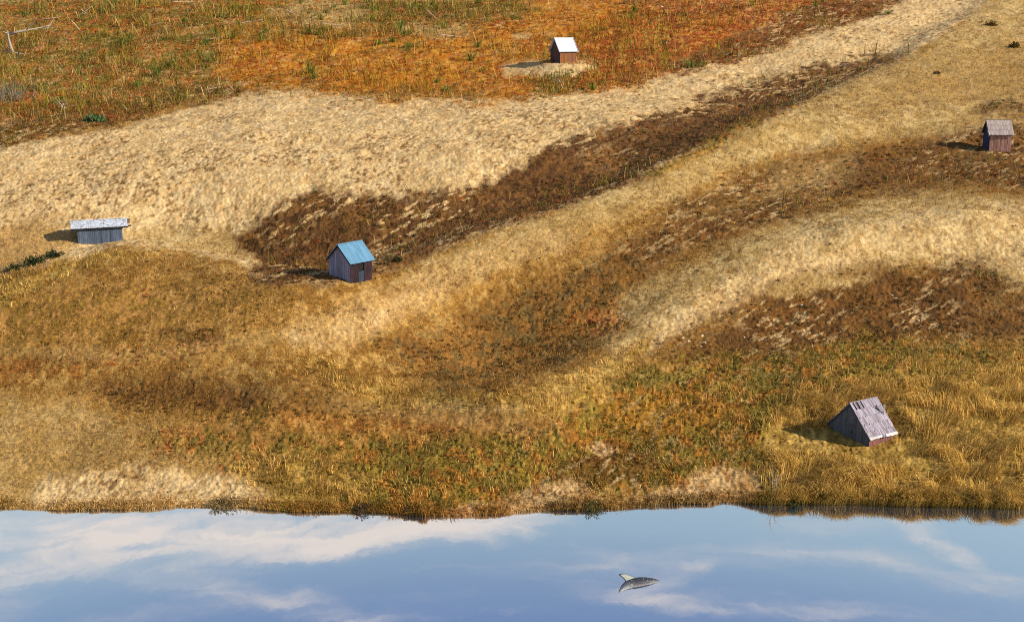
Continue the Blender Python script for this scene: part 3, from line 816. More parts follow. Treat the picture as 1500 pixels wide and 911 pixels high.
# ---- white-roofed cabin up on the rust heath
def hut_white():
    u = mpp(820, 94)
    W, L_, ez, rz = 30 * u, 27.5 * u, 19.5 * u, 37.5 * u
    o, rot, _ = place(820.5, 94, 29, W, L_, .1)
    t = thing('hut', o, rot, 'little orange-brown plank hut with clean white metal roof up among the rust heath', 'hut', GROUP)
    gw = wood('white_hut_gable', (60, 44, 44), (84, 60, 56), (110, 84, 74))
    sw = wood('white_hut_side', (92, 52, 22), (132, 78, 34), (156, 104, 60), scale=(9, 9, .6), spots=((.10, .07, .08), .9, .5, .72, (3, 3, .7)))
    shell(t, W, L_, ez, rz, -.6, (gw, sw), .24, lo=.65, hi=1.2)
    tin, N, L, b = mat('white_tin'); n = N.new('ShaderNodeTexNoise'); n.inputs['Scale'].default_value = 1.3; rp = N.new('ShaderNodeValToRGB'); rp.color_ramp.elements[0].color = (.5, .51, .54, 1); rp.color_ramp.elements[1].color = (.64, .64, .66, 1)
    L.new(n.outputs[0], rp.inputs[0]); L.new(rp.outputs[0], b.inputs['Base Color']); b.inputs['Roughness'].default_value = .5
    tr, N, L, b = mat('roof_trim'); b.inputs['Base Color'].default_value = (.26, .27, .31, 1); b.inputs['Roughness'].default_value = .6
    for side in (1, -1):
        e = Vector((side * W / 2, 0, ez)); r = Vector((0, 0, rz)); dn = (e - r).normalized(); sl = (e - r).length + .35
        nr = Vector((0, 1, 0)).cross(dn); nr = nr if nr.z > 0 else -nr
        m = MB(); y0, y1 = -.35, L_ + .3
        m.box(r + Vector((0, y0, 0)), (0, y1 - y0, 0), dn * sl, nr * .05)
        for i in range(1, 5): m.box(r + Vector((0, y0 + (y1 - y0) * i / 5, 0)) + nr * .048, (0, .04, 0), dn * sl, nr * .03)
        rf = m.build('roof', tin, t)
        m = MB()
        for yy_ in (y0 - .02, y1 - .12): m.box(r + Vector((0, yy_, 0)) + nr * .05, (0, .14, 0), dn * (sl + .02), nr * .05)
        m.box(r + dn * (sl - .1) + Vector((0, y0 + .13, 0)) + nr * .05, (0, y1 - y0 - .26, 0), dn * .12, nr * .045)
        m.build('roof_trim', tr, rf)
    m = MB(); m.box((-.14, -.36, rz + .02), (.28, 0, 0), (0, L_ + .68, 0), (0, 0, .08)); m.build('ridge_cap', tin, t)
hut_white()

# ---- shingled privy at the right edge
def hut_privy():
    u = mpp(1448, 222)
    W, L_, ez, rz = 30 * u, 31 * u, 27 * u, 45 * u
    o, rot, _ = place(1448.5, 222, 19, W, L_, .1)
    t = thing('hut', o, rot, 'narrow reddish plank hut with grey shingle roof and blue end wall on brown slope', 'hut', GROUP)
    gw = wood('privy_end', (30, 36, 58), (42, 50, 76), (56, 64, 90))
    sw = wood('privy_side', (110, 74, 70), (158, 112, 96), (200, 160, 126), scale=(12, 12, .5))
    rm = wood('privy_shingle', (124, 106, 96), (170, 150, 138), (206, 188, 172), scale=(2, 12, 2))
    shell(t, W, L_, ez, rz, -.6, (gw, sw), .17, lo=.72, hi=1.25)
    for side in (1, -1):
        mb, dn, nr, sl = roof_boards(W, L_, ez, rz, side, .25, .26, 3, .2, th=.04, lo=.75, hi=1.15, jag=.05)
        mb.box(Vector((0, -.3, rz)) - nr * .05, (0, L_ + .6, 0), dn * (sl - .06), nr * .03, g(.25))
        mb.build('roof', rm, t)
    m = MB(); m.tube([(0, -.36, rz + .05), (0, L_ + .36, rz + .05)], [.06, .06], 6, g(.5)); m.build('ridge_cap', rm, t)
    m = MB(); hw = W / 2 + .2; dz = (rz - ez) / (W / 2) * .2
    for s in (-1, 1):
        m.prism([(s * hw, -.33, ez - dz - .2), (s * hw, -.33, ez - dz - .03), (0, -.33, rz - .03), (0, -.33, rz - .2)], (0, .05, 0), g(.6))
    m.build('barge_board', rm, t)
    m = MB(); m.box((W / 2 + .14, -.3, ez - .3), (.05, 0, 0), (0, L_ + .6, 0), (0, 0, .1), g(.45)); m.build('eave_board', rm, t)
hut_privy()

# ---- long low shed with pale lichen-flecked roof
def hut_long():
    u = mpp(150, 357)
    W, L_ = 34 * u, 62 * u
    o, rot, _ = place(115, 360, 1, W, L_, .0, push=.3)
    ez, rz = 27 * u, 33.5 * u
    t = thing('hut', o, rot, 'long low blue-grey board shed with pale lichen-flecked roof on the left hilltop', 'hut', GROUP)
    sw = wood('long_shed_boards', (52, 60, 74), (74, 84, 100), (100, 108, 122), scale=(10, 10, .6))
    rm = wood('long_shed_roof', (160, 166, 176), (192, 196, 202), (214, 216, 218), scale=(3, 3, 3), spots=((.17, .13, .09), 2.6, .48, .60, (1.8, 1.1, 1.8)))
    shell(t, W, L_, ez, rz, -1.7, (sw, sw), .2, lo=.78, hi=1.18)
    og = 8.5 * u
    for side in (1, -1):
        e = Vector((side * W / 2, 0, ez)); r = Vector((0, 0, rz)); dn = (e - r).normalized(); sl = (e - r).length + .35
        nr = Vector((0, 1, 0)).cross(dn); nr = nr if nr.z > 0 else -nr
        m = MB()
        for c in range(7):
            for i in range(26):
                q = -og + (L_ + 2 * og) * i / 26
                tt = random.uniform(.88, 1.05)
                m.box(r + dn * (sl * c / 7) + Vector((0, q, 0)) + nr * random.uniform(0, .012), (0, (L_ + 2 * og) / 26 - .006, 0), dn * (sl / 7 + .06) + nr * .02, nr * .03, g(tt))
        rf = m.build('roof', rm, t)
        m = MB(); m.box(r + dn * (sl - .04) + Vector((0, -og, 0)) - nr * .17, (0, L_ + 2 * og, 0), dn * .04, nr * .15, g(.35))
        m.build('eave_board', sw, rf)
    m = MB(); m.box((-.1, -og - .02, rz + .035), (.2, 0, 0), (0, L_ + 2 * og + .04, 0), (0, 0, .05)); m.build('ridge_cap', rm, t)
    # log ends and rafter tails under the gable overhang
    for yy_, s in ((-og + .08, 1), (L_ + og - .2, -1)):
        for xx in (-W / 2, 0, W / 2):
            m = MB(); zz = ez - .22 if xx else rz - .25
            m.box((xx - .07, yy_, zz), (.14, 0, 0), (0, og - .1, 0), (0, 0, .16), g(.45)); m.build('purlin', sw, t)
        m = MB()
        for k_ in range(4): m.box((W / 2 - .02, yy_ + s * k_ * .14 + (0 if s > 0 else .0), ez - .14 - .10 * k_), (.12, 0, 0), (0, .1, 0), (0, 0, .12), g(.5))
        m.build('corner_bracket', sw, t)
    m = MB(); m.box((W / 2 + .012, L_ * .52, -1.6), (.03, 0, 0), (0, .1, 0), (0, 0, 1.6 + ez - .06), g(.6)); m.box((W / 2 + .012, L_ * .73, -1.6), (.03, 0, 0), (0, .06, 0), (0, 0, 1.6 + ez - .06), g(.5))
    m.build('batten', sw, t)
hut_long()

# ------------------------------------------------------------------ shark breaking the surface
def shark():
    def wpt(px, py):
        a, b, c = ray(px, py); t = -H / c
        return Vector((float(a * t), float(b * t), 0))
    A = wpt(906, 867); B = wpt(966, 850)
    u = (A.y * CP + H * SP) / F
    t = thing('shark', (A + B) / 2, 0, 'dark speckled shark with pale upright fin breaking the still lake surface', 'shark')
    skin, N, L, b = mat('shark_skin')
    tc = N.new('ShaderNodeTexCoord'); n = N.new('ShaderNodeTexNoise'); n.inputs['Scale'].default_value = 13; n.inputs['Detail'].default_value = 3
    L.new(tc.outputs['Object'], n.inputs['Vector'])
    at = N.new('ShaderNodeAttribute'); at.attribute_name = 'tint'
    rr = N.new('ShaderNodeMapRange'); rr.inputs[1].default_value = .60; rr.inputs[2].default_value = .70
    L.new(n.outputs[0], rr.inputs[0])
    mx = N.new('ShaderNodeMix'); mx.data_type = 'RGBA'; L.new(rr.outputs[0], mx.inputs[0]); L.new(at.outputs[0], mx.inputs[6]); mx.inputs[7].default_value = (.30, .28, .26, 1)
    L.new(mx.outputs[2], b.inputs['Base Color']); b.inputs['Roughness'].default_value = .5; b.inputs['Specular IOR Level'].default_value = .25
    ctr = (A + B) / 2
    # spine of the arched back, in photo pixels at the waterline
    sp = [(906, 867, .3), (910, 863.5, 2.2), (915, 859.5, 4.6), (921, 856, 6.6), (929, 854, 7.6), (938, 852.6, 7.4), (947, 851.6, 6.4), (955, 850.8, 4.6), (961, 850.3, 2.6), (966, 850, .3)]
    pts = [wpt(a_, b_) - ctr for a_, b_, _ in sp]
    verts = []; faces = []; cols = []; S_ = 18
    for i, (p, q) in enumerate(zip(pts, sp)):
        d = (pts[min(i + 1, len(pts) - 1)] - pts[max(i - 1, 0)]).normalized(); sd = Vector((-d.y, d.x, 0))
        rz_ = q[2] * u; ry_ = q[2] * u * 1.25
        for j in range(S_):
            a_ = 2 * math.pi * j / S_
            verts.append(p + sd * math.cos(a_) * ry_ + Vector((0, 0, math.sin(a_) * rz_ - .02 * 0)))
            up = math.sin(a_)
            tailw = max(0, 1 - i / 3.5)
            dk = np.array(lin((46, 46, 52))) * (1 - tailw) + np.array(lin((110, 114, 116))) * tailw
            pale = np.array(lin((150, 140, 128)))
            w_ = max(0, min(1, (.25 - up) / .3)) * .7 if math.cos(a_) < 0 else 0
            cols.append(tuple(dk * (1 - w_) + pale * w_))
    for i in range(len(pts) - 1):
        for j in range(S_): faces.append((i * S_ + j, i * S_ + (j + 1) % S_, (i + 1) * S_ + (j + 1) % S_, (i + 1) * S_ + j))
    faces += [tuple(range(S_))[::-1], tuple((len(pts) - 1) * S_ + j for j in range(S_))]
    mb = MB(); mb.v = verts; mb.f = faces; mb.c = cols
    mb.build('body', skin, t, True)
    # swept fin: outline in the upright plane over the back
    fm, N, L, b = mat('fin_skin'); at = N.new('ShaderNodeAttribute'); at.attribute_name = 'tint'; L.new(at.outputs[0], b.inputs['Base Color']); b.inputs['Roughness'].default_value = .45
    b0, b1 = wpt(918.5, 857) - ctr, wpt(938, 853.5) - ctr
    ex = (b1 - b0); s1 = u
    # (along base 0..1, height px)
    rim = [(0.0, 4.0), (-.04, 8.5), (-.14, 13), (-.31, 17), (-.36, 18.4), (-.22, 19.0), (.05, 18.6), (.35, 15.6), (.66, 11.8), (.92, 8.6), (1.08, 7)]
    base = [(.75, 5), (.35, 4.5)]
    prof = rim + base
    cx = sum(p[0] for p in prof) / len(prof); cz = sum(p[1] for p in prof) / len(prof)
    nn = Vector((-ex.y, ex.x, 0)).normalized()
    if nn.y < 0: nn = -nn
    LEAN = R(52)                      # the animal rolls: the fin leans away from upright
    zz = Vector((0, 0, math.cos(LEAN))) + nn * math.sin(LEAN); n2 = nn * math.cos(LEAN) - Vector((0, 0, math.sin(LEAN)))
    s1 = u * 1.18
    mb = MB(); P_ = lambda a_, h_, o_: b0 + ex * a_ + Vector((0, 0, 2.2 * u)) + zz * ((h_ - 4) * s1) + n2 * o_
    pc, ec = tuple(lin((150, 150, 132))), tuple(lin((74, 74, 68)))
    m_ = len(prof)
    for (a_, h_) in prof: mb.v.append(P_(a_, h_, 0)); mb.c.append(ec)
    for sgn in (1, -1):
        for (a_, h_) in prof:
            mb.v.append(P_(cx + (a_ - cx) * .72, cz + (h_ - cz) * .76, sgn * .022)); mb.c.append(pc)
        mb.v.append(P_(cx, cz, sgn * .03)); mb.c.append(pc)
    for si, sgn in enumerate((1, -1)):
        o_ = m_ + si * (m_ + 1); cidx = o_ + m_
        for i in range(m_):
            j = (i + 1) % m_
            q1 = (i, j, o_ + j, o_ + i); q2 = (o_ + i, o_ + j, cidx)
            mb.f += [q1, q2] if sgn > 0 else [q1[::-1], q2[::-1]]
    mb.build('fin', fm, t, True)
shark()

# ------------------------------------------------------------------ plants, driftwood, stones
WOODY = wood('driftwood_wood', (120, 104, 90), (176, 156, 136), (216, 200, 180), scale=(5, 5, 5))
def put(name, px, py, me, label, cat, group=None, m=None, rot=None, s=1, dz=0.0):
    o = bpy.data.objects.new(name, me); COL.objects.link(o)
    if m and not me.materials: me.materials.append(m)
    p = hit(px, py); o.location = (p.x, p.y, p.z + dz); o.rotation_euler = (0, 0, random.uniform(0, 6.28) if rot is None else rot); o.scale = (s, s, s)
    return tag(o, label, cat, group)

def limb(mb, p, d, ln, r, depth, tint, bend=.35, kids=2):
    pts = [Vector(p)]; rad = [r]; d = Vector(d).normalized(); n = 5
    for i in range(n):
        d = (d + Vector((random.uniform(-1, 1), random.uniform(-1, 1), random.uniform(-.7, .8))) * bend * .5).normalized()
        pts.append(pts[-1] + d * ln / n); rad.append(r * (1 - .75 * (i + 1) / n))
    mb.tube(pts, rad, 6, tint)
    if depth > 0:
        for k in range(kids):
            i = random.randint(1, n - 1)
            dd = (d + Vector((random.uniform(-1, 1), random.uniform(-1, 1), random.uniform(-.3, 1))) * .9).normalized()
            limb(mb, pts[i], dd, ln * random.uniform(.4, .65), rad[i] * .65, depth - 1, tint, bend, kids)

u = mpp(20, 80)
mb = MB()
limb(mb, (0, 0, .3 * u), (-.15, -.1, 1), 34 * u, 3.2 * u, 0, g(.7), .2)
limb(mb, (0, 0, 2 * u), (1, -.4, -.1), 22 * u, 3.0 * u, 0, g(1.15), .12)
limb(mb, (-.5 * u, 0, 29 * u), (1, .3, .35), 58 * u, 2.2 * u, 1, g(.75), .22, 2)
limb(mb, (0, 0, 27 * u), (-.9, 0, .5), 14 * u, 1.3 * u, 1, g(1.1), .3, 1)
limb(mb, (0, 0, 3 * u), (-1, .2, .1), 22 * u, 1.6 * u, 1, g(.9), .3, 2)
put('driftwood', 18, 80, mb.mesh('driftwood', True), 'bleached upright driftwood stump with long side branch at the far left of the heath', 'driftwood', m=WOODY, rot=0)
u = mpp(822, 128)
mb = MB()
limb(mb, (0, 0, 0), (-.35, .1, 1), 14 * u, 1.1 * u, 0, g(.95), .15)
limb(mb, (-2 * u, 0, 8 * u), (-1, .2, .55), 17 * u, .8 * u, 1, g(.6), .2, 2)
limb(mb, (-1 * u, 0, 7 * u), (.5, 0, 1), 13 * u, .6 * u, 1, g(.6), .2, 2)
put('dead_branch', 824, 130, mb.mesh('dead_branch', True), 'forked dead branch standing below the white-roofed hut', 'branch', m=WOODY, rot=0)
u = mpp(100, 158)
mb = MB()
for k in range(6): limb(mb, (random.uniform(-8, 8) * u, 0, 0), (random.uniform(-1, 1), random.uniform(-.5, .3), random.uniform(.3, 1)), random.uniform(12, 22) * u, 1.0 * u, 1, g(random.uniform(.6, 1)), .35, 2)
put('brushwood', 98, 160, mb.mesh('brushwood', True), 'small heap of grey dead twigs on the brown edge of the heath', 'brushwood', m=WOODY, rot=0)
u = mpp(15, 150)
GREYTWIG = wood('grey_twigs', (84, 78, 66), (124, 116, 98), (156, 148, 128), scale=(5, 5, 5))
mb = MB()
for k in range(46):
    limb(mb, (random.uniform(-26, 26) * u, random.uniform(-40, 60) * u, 0), (random.uniform(-.9, .9), random.uniform(-.4, .4), random.uniform(.5, 1)), random.uniform(16, 40) * u, .55 * u, 1, g(random.uniform(.55, 1.1)), .4, 3)
put('bare_shrub', 12, 150, mb.mesh('bare_shrub', True), 'grey leafless tangled shrub at the left edge of the picture', 'shrub', m=GREYTWIG, rot=0)
# fallen sticks
for i, (px, py, ang, ln) in enumerate([(112, 26, 40, 28), (118, 22, -50, 14), (106, 48, -65, 24), (68, 45, 60, 22), (58, 30, 8, 30), (345, 36, 5, 40), (470, 40, -8, 36), (640, 60, -15, 44), (625, 34, -55, 30), (250, 8, -10, 34), (300, 60, 14, 26), (212, 40, 10, 24), (420, 28, -30, 30)]):
    u = mpp(px, py); mb = MB()
    a = R(ang)
    limb(mb, (0, 0, .6 * u), (math.cos(a), .2, math.sin(a) * .75 + .05), ln * u, .75 * u, 0, g(random.uniform(.85, 1.2)), .12)
    if math.sin(a) < 0:
        for k in range(len(mb.v)): mb.v[k] = Vector((mb.v[k].x, mb.v[k].y, mb.v[k].z + ln * u * .75 * -math.sin(a)))
    put('stick', px, py, mb.mesh('stick', True), 'pale dry stick fallen among the plants of the upper heath', 'stick', 'fallen sticks on the upper heath', WOODY, 0)

def tuft_mesh(name, n, hgt, spread, cols, w):
    mb = MB()
    for i in range(n):
        a = random.uniform(0, 6.28); o = Vector((math.cos(a), math.sin(a), 0)) * random.uniform(0, spread * .4)
        d = Vector((math.cos(a) * random.uniform(.05, .75), math.sin(a) * random.uniform(.05, .75), 1)).normalized(); h = hgt * random.uniform(.45, 1)
        sd = Vector((-math.sin(a + random.uniform(-1, 1)), math.cos(a), 0)); c = random.choice(cols); c = tuple(np.array(lin(c)) / KG * random.uniform(.75, 1.25))
        k = len(mb.v); m1 = o + d * h * .6; tip = o + d * h * .95 + Vector((d.x, d.y, -.25)) * h * .35
        mb.v += [o - sd * w / 2, o + sd * w / 2, m1 + sd * w * .4, m1 - sd * w * .4, tip]; mb.c += [c] * 5
        mb.f += [(k, k + 1, k + 2, k + 3), (k + 3, k + 2, k + 4)]
    me = mb.mesh(name); me.materials.append(GRASS); return me
GR = [(100, 128, 40), (82, 112, 36), (136, 146, 50), (70, 98, 40), (166, 156, 70)]
tufts = [tuft_mesh('sedge_tuft', 42, 1.7 + .45 * k, 2.0, GR, .10) for k in range(5)]
spots = [(545, 30), (548, 18), (560, 8), (585, 44), (592, 55), (478, 20), (488, 12), (470, 30), (505, 8), (440, 6), (575, 62), (556, 66), (640, 14), (650, 42), (632, 8), (664, 56), (466, 52), (480, 46), (452, 50), (384, 60), (390, 48),
         (330, 40), (322, 26), (316, 52), (340, 58), (300, 66), (344, 20), (350, 36), (190, 62), (180, 70), (240, 60), (150, 20), (168, 8), (120, 30), (116, 110), (126, 100), (260, 40), (270, 34), (205, 6), (690, 90), (640, 122), (655, 136), (460, 116), (455, 108), (700, 6), (720, 10), (760, 2),
         (815, 70), (925, 30), (930, 20), (970, 66), (1030, 98), (1195, 10), (1205, 4), (1100, 10), (1300, 22), (1012, 100), (868, 132), (60, 14), (36, 26), (560, 46), (590, 36), (600, 70), (570, 26), (700, 70), (710, 50), (250, 100), (310, 92), (200, 130), (230, 112), (540, 5), (615, 16)]
for i, (px, py) in enumerate(spots):
    put('sedge_tuft', px, py, tufts[i % 5], 'upright tuft of green sedge on the upper heath', 'grass tuft', 'green sedge tufts on the upper heath', s=random.uniform(.6, 1.25))

def bush_mesh(name, n, rx, rz, cols, leaf, stems=6):
    mb = MB()
    for i in range(stems):
        a = random.uniform(0, 6.28); limb(mb, (0, 0, 0), (math.cos(a) * .7, math.sin(a) * .7, 1), rz * .95, .03 * rx + .012, 1, tuple(lin((92, 74, 56))), .3, 2)
    for i in range(n):
        d = Vector((random.gauss(0, 1), random.gauss(0, 1), random.gauss(0, 1))).normalized(); d.z = abs(d.z)
        lump = .72 + .28 * math.sin(3.1 * math.atan2(d.y, d.x) + 5 * d.z + rx)
        p = Vector((d.x * rx, d.y * rx, d.z * rz)) * lump * random.uniform(.45, 1.08)
        dd = (d + Vector((random.uniform(-1, 1), random.uniform(-1, 1), random.uniform(-.6, 1))) * .8).normalized(); sd = dd.cross(Vector((random.uniform(-1, 1), random.uniform(-1, 1), .4))).normalized()
        mb.leaf(p, dd, sd, leaf * random.uniform(.7, 1.3), leaf * .5, tuple(np.array(lin(random.choice(cols))) / KG * random.uniform(.7, 1.25)))
    me = mb.mesh(name); me.materials.append(HEATH); return me
OL = [(84, 84, 34), (66, 72, 30), (104, 96, 40)]
def bush(px, py, wpx, hpx, cols, label, name='bush', n=500, cat='bush', group=None, leaf=None, dz=-.05):
    u = mpp(px, py)
    put(name, px, py, bush_mesh(name, n, wpx / 2 * u, hpx * u, cols, leaf or 3.2 * u), label, cat, group, dz=dz)
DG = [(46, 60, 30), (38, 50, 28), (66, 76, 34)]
bush(78, 376, 34, 10, DG, 'low dark green bush standing in for shadow below the left end of the long shed', n=420)  # this and the next two: dark leaves in place of the shed's shadow
bush(52, 386, 44, 13, DG, 'wide dark green bush standing in for shadow in the dip left of the long shed', n=560)
bush(22, 396, 30, 10, [(62, 70, 32), (80, 84, 36)], 'olive green bush standing in for shadow at the foot of the dip near the left edge', n=360)
bush(140, 180, 36, 10, [(92, 124, 70), (76, 108, 66), (110, 136, 80)], 'silvery blue-green low plant on the brown edge of the upper heath', 'plant', 520, 'plant', leaf=.55)
bush(566, 388, 9, 22, [(84, 92, 48), (60, 66, 36)], 'slim twiggy green shrub right of the blue-roofed hut', n=70)
bush(582, 382, 20, 8, DG, 'dark low shrub beside the slim one right of the blue-roofed hut', n=140)
bush(1452, 38, 18, 7, [(150, 112, 52), (112, 88, 42), (170, 130, 64)], 'round tan bush on the pale slope in the upper right corner', n=260)
bush(1486, 70, 16, 8, [(150, 112, 52), (112, 88, 42), (96, 96, 48)], 'round tan bush with green foot near the right edge of the pale slope', n=260)
bush(1372, 109, 12, 5, [(110, 92, 58), (88, 76, 50)], 'tiny brown shrub alone on the pale slope at upper right', n=90)
bush(1160, 735, 44, 13, [(72, 80, 34), (54, 64, 30), (92, 94, 40)], 'dark green bush at the water line under the shake-roofed hut', n=620)
bush(866, 741, 56, 9, [(96, 100, 46), (80, 84, 40), (120, 108, 54)], 'olive green bush on the pale bank near the middle of the shore', n=640)
bush(330, 736, 60, 8, [(150, 122, 82), (130, 108, 70), (110, 98, 56)], 'tan and grey low bush on the left shore beside the sand bank', n=640)
bush(530, 745, 46, 9, [(84, 72, 52), (66, 58, 40)], 'dark brown low bush on the shore left of the middle', n=420)
bush(600, 748, 34, 9, [(84, 72, 52), (66, 58, 40)], 'small dark brown bush on the shore below the mossy strip', n=320)
# tall dry weed
u = mpp(1135, 722); mb = MB()
for k in range(3): limb(mb, (k * 3 * u - 3 * u, 0, 0), (random.uniform(-.12, .12), 0, 1), (40 - 8 * k) * u, .7 * u, 1, g(.9), .1, 4)
put('dry_weed', 1135, 724, mb.mesh('dry_weed', True), 'tall dry weed with bare stalks on the bank left of the shake-roofed hut', 'weed', m=WOODY, rot=0)
u = mpp(805, 632); mb = MB()
for k in range(2): limb(mb, (k * 2 * u, 0, 0), (random.uniform(-.1, .1), 0, 1), (32 - 9 * k) * u, .6 * u, 1, tuple(lin((220, 190, 110)) * 1.2), .1, 4)
put('dry_weed', 804, 636, mb.mesh('dry_weed', True), 'pale dry weed stalk on the reddish path in the middle of the slope', 'weed', m=WOODY, rot=0)

# stones
STONE = wood('pale_stone', (170, 140, 104), (206, 176, 132), (226, 204, 166), scale=(3, 3, 3))
def stone_mesh():
    bm = bmesh.new(); bmesh.ops.create_icosphere(bm, subdivisions=2, radius=1)
    for v in bm.verts:
        k = 1 + .35 * (vn(np.array([v.co.x * 1.7 + v.co.z]), np.array([v.co.y * 1.7 - v.co.z * .6]), random.randint(0, 99))[0] - .5) + random.uniform(-.1, .1)
        v.co = Vector((v.co.x * 1.3, v.co.y, v.co.z * .6)) * k
    me = bpy.data.meshes.new('stone'); bm.to_mesh(me); bm.free()
    at = me.color_attributes.new('tint', 'FLOAT_COLOR', 'POINT'); at.data.foreach_set('color', np.ones(len(me.vertices) * 4, np.float32))
    me.materials.append(STONE); return me
stones = [stone_mesh() for _ in range(4)]
for i, (px, py) in enumerate([(1000, 495), (1028, 492), (1034, 488), (1032, 502), (1090, 494), (1026, 508), (947, 60), (976, 63), (1016, 76), (974, 80), (1312, 437), (1306, 433), (1345, 469), (870, 658), (884, 662), (895, 656), (1008, 500), (1175, 447), (1098, 660)]):
    u = mpp(px, py)
    put('stone', px, py, stones[i % 4], 'pale stone lying loose on the slope', 'stone', 'pale stones on the slopes', s=random.uniform(1.6, 2.8) * u)
put('rock', 968, 11, stone_mesh(), 'larger pale rock on the reddish heath near the top edge', 'rock', s=3.4 * mpp(968, 11))

# ------------------------------------------------------------------ light
SUN_EL, SUN_AZ = R(26), R(-12)      # azimuth measured from +X
sd = Vector((math.cos(SUN_EL) * math.cos(SUN_AZ), math.cos(SUN_EL) * math.sin(SUN_AZ), math.sin(SUN_EL)))
sl = bpy.data.lights.new('sun', 'SUN'); sl.energy = 5.0; sl.angle = R(.5); sl.color = (1, .95, .86)
so = bpy.data.objects.new('sun', sl); COL.objects.link(so); so.rotation_euler = sd.to_track_quat('Z', 'Y').to_euler(); so.location = (60, 0, 80)

w = bpy.data.worlds.new('World'); sc.world = w; w.use_nodes = True
N, L = w.node_tree.nodes, w.node_tree.links
bg = N['Background']
sky = N.new('ShaderNodeTexSky'); sky.sky_type = 'NISHITA'; sky.sun_disc = False; sky.sun_elevation = SUN_EL; sky.sun_rotation = math.pi / 2 - SUN_AZ
sky.air_density = 1.0; sky.dust_density = .6; sky.ozone_density = 1.2
tc = N.new('ShaderNodeTexCoord'); sep = N.new('ShaderNodeSeparateXYZ'); L.new(tc.outputs['Generated'], sep.inputs[0])
def M(op, a, b=None, c=None):
    n = N.new('ShaderNodeMath'); n.operation = op
    for i, v in enumerate((a, b, c)):
        if v is None: continue
        if isinstance(v, (int, float)): n.inputs[i].default_value = v
        else: L.new(v, n.inputs[i])
    return n.outputs[0]
az = M('MULTIPLY', M('ARCTAN2', sep.outputs[0], sep.outputs[1]), 57.29578)
el = M('MULTIPLY', M('ARCSINE', sep.outputs[2]), 57.29578)
def comb(x, y):
    n = N.new('ShaderNodeCombineXYZ')
    for i, v in enumerate((x, y)):
        L.new(v, n.inputs[i])
    return n.outputs[0]
base = comb(az, el)
def noise(vec, sx, sy, rot, det=5, rough=.55, dist=0.0, off=0):
    mp = N.new('ShaderNodeMapping'); mp.inputs['Scale'].default_value = (sx, sy, 1); mp.inputs['Rotation'].default_value = (0, 0, rot); mp.inputs['Location'].default_value = (off, off * .7, off)
    L.new(vec, mp.inputs[0])
    n = N.new('ShaderNodeTexNoise'); n.inputs['Scale'].default_value = 1; n.inputs['Detail'].default_value = det; n.inputs['Roughness'].default_value = rough; n.inputs['Distortion'].default_value = dist
    L.new(mp.outputs[0], n.inputs['Vector']); return n
warp = noise(base, .16, .35, 0, 6, .65)
vm = N.new('ShaderNodeVectorMath'); vm.operation = 'SUBTRACT'; L.new(warp.outputs['Color'], vm.inputs[0]); vm.inputs[1].default_value = (.5, .5, .5)
vs = N.new('ShaderNodeVectorMath'); vs.operation = 'MULTIPLY'; L.new(vm.outputs[0], vs.inputs[0]); vs.inputs[1].default_value = (5, 2.0, 0)
va = N.new('ShaderNodeVectorMath'); va.operation = 'ADD'; L.new(vs.outputs[0], va.inputs[0]); L.new(base, va.inputs[1])
wv = va.outputs[0]
# banks of high cloud: position in the sky found from where the lake mirrors them
CL = [(60, 780, 460, 60, 0, 1.3), (360, 785, 380, 50, 0, 1.3), (600, 772, 300, 38, 3, 1.35), (760, 760, 180, 24, 3, .85), (20, 860, 220, 44, 14, .75), (330, 860, 280, 30, -10, .55), (450, 885, 220, 24, -18, .45), (200, 905, 240, 20, 0, .5),
      (940, 876, 140, 22, -6, .8), (975, 848, 110, 18, 14, .75), (1385, 797, 120, 20, -22, .95), (1180, 812, 330, 24, 6, .6), (1430, 858, 230, 22, -3, .62), (1210, 766, 170, 24, 8, .6), (870, 825, 300, 28, 3, .5), (1080, 885, 240, 26, 3, .5), (1330, 900, 260, 24, 4, .5), (560, 905, 220, 18, 3, .35)]
acc = None
for (px, py, rx, ry, ang, st) in CL:
    a, b, c = ray(px, py); v = Vector((float(a), float(b), float(-c))).normalized()
    A_ = math.degrees(math.atan2(v.x, v.y)); E_ = math.degrees(math.asin(v.z))
    mp = N.new('ShaderNodeMapping'); mp.vector_type = 'TEXTURE'; mp.inputs['Location'].default_value = (A_, E_, 0); mp.inputs['Rotation'].default_value = (0, 0, -R(ang)); mp.inputs['Scale'].default_value = (rx * .0325, ry * .0325, 1)
    L.new(wv, mp.inputs[0])
    gr = N.new('ShaderNodeTexGradient'); gr.gradient_type = 'SPHERICAL'; L.new(mp.outputs[0], gr.inputs[0])
    k = M('MULTIPLY', gr.outputs['Fac'], st)
    acc = k if acc is None else M('ADD', acc, k)
streak = noise(wv, .13, 1.5, R(5), 9, .66, 1.2, 3.1)
ss = N.new('ShaderNodeMapRange'); ss.inputs[1].default_value = .32; ss.inputs[2].default_value = .70; ss.inputs[3].default_value = .3; ss.inputs[4].default_value = 1.3; L.new(streak.outputs['Fac'], ss.inputs[0])
wisp = noise(wv, .09, 1.1, R(-6), 9, .65, 1.2, 9.4)
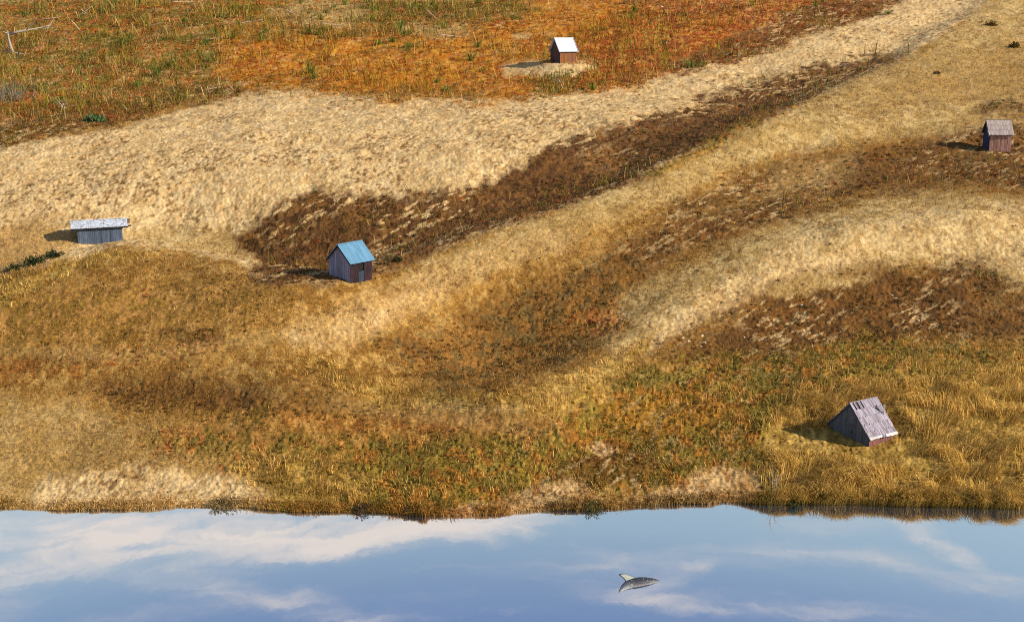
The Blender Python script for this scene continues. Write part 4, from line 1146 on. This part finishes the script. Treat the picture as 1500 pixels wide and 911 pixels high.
ws = N.new('ShaderNodeMapRange'); ws.inputs[1].default_value = .5; ws.inputs[2].default_value = .8; ws.inputs[3].default_value = 0; ws.inputs[4].default_value = .45; L.new(wisp.outputs['Fac'], ws.inputs[0])
cm = M('ADD', M('MULTIPLY', acc, ss.outputs[0]), ws.outputs[0])
cmr = N.new('ShaderNodeMapRange'); cmr.interpolation_type = 'SMOOTHSTEP'; cmr.inputs[1].default_value = .0; cmr.inputs[2].default_value = 1.5; L.new(cm, cmr.inputs[0])
mix = N.new('ShaderNodeMix'); mix.data_type = 'RGBA'
hz = N.new('ShaderNodeMapRange'); hz.inputs[1].default_value = 20; hz.inputs[2].default_value = 29; hz.inputs[3].default_value = .85; hz.inputs[4].default_value = .08; L.new(el, hz.inputs[0])
hm = N.new('ShaderNodeMix'); hm.data_type = 'RGBA'; L.new(hz.outputs[0], hm.inputs[0]); L.new(sky.outputs[0], hm.inputs[6]); hm.inputs[7].default_value = (3.5, 4.5, 5.0, 1)
vz = N.new('ShaderNodeMapRange'); vz.inputs[1].default_value = 23.5; vz.inputs[2].default_value = 29; vz.inputs[3].default_value = 0; vz.inputs[4].default_value = .65; L.new(el, vz.inputs[0])
vmx = N.new('ShaderNodeMix'); vmx.data_type = 'RGBA'; L.new(vz.outputs[0], vmx.inputs[0]); L.new(hm.outputs[2], vmx.inputs[6]); vmx.inputs[7].default_value = (1.15, 1.75, 3.8, 1)
L.new(M('MULTIPLY', cmr.outputs[0], .95), mix.inputs[0]); L.new(vmx.outputs[2], mix.inputs[6]); mix.inputs[7].default_value = (6.5, 5.6, 4.95, 1)
L.new(mix.outputs[2], bg.inputs['Color']); bg.inputs['Strength'].default_value = .1

# ------------------------------------------------------------------ view
sc.view_settings.view_transform = 'Standard'; sc.view_settings.look = 'None'; sc.view_settings.exposure = .6; sc.view_settings.gamma = 1; sc.view_settings.use_curve_mapping = False
sc.cycles.max_bounces = 5; sc.cycles.diffuse_bounces = 2; sc.cycles.glossy_bounces = 3; sc.cycles.transmission_bounces = 2; sc.cycles.filter_width = 1.0; sc.cycles.use_denoising = False
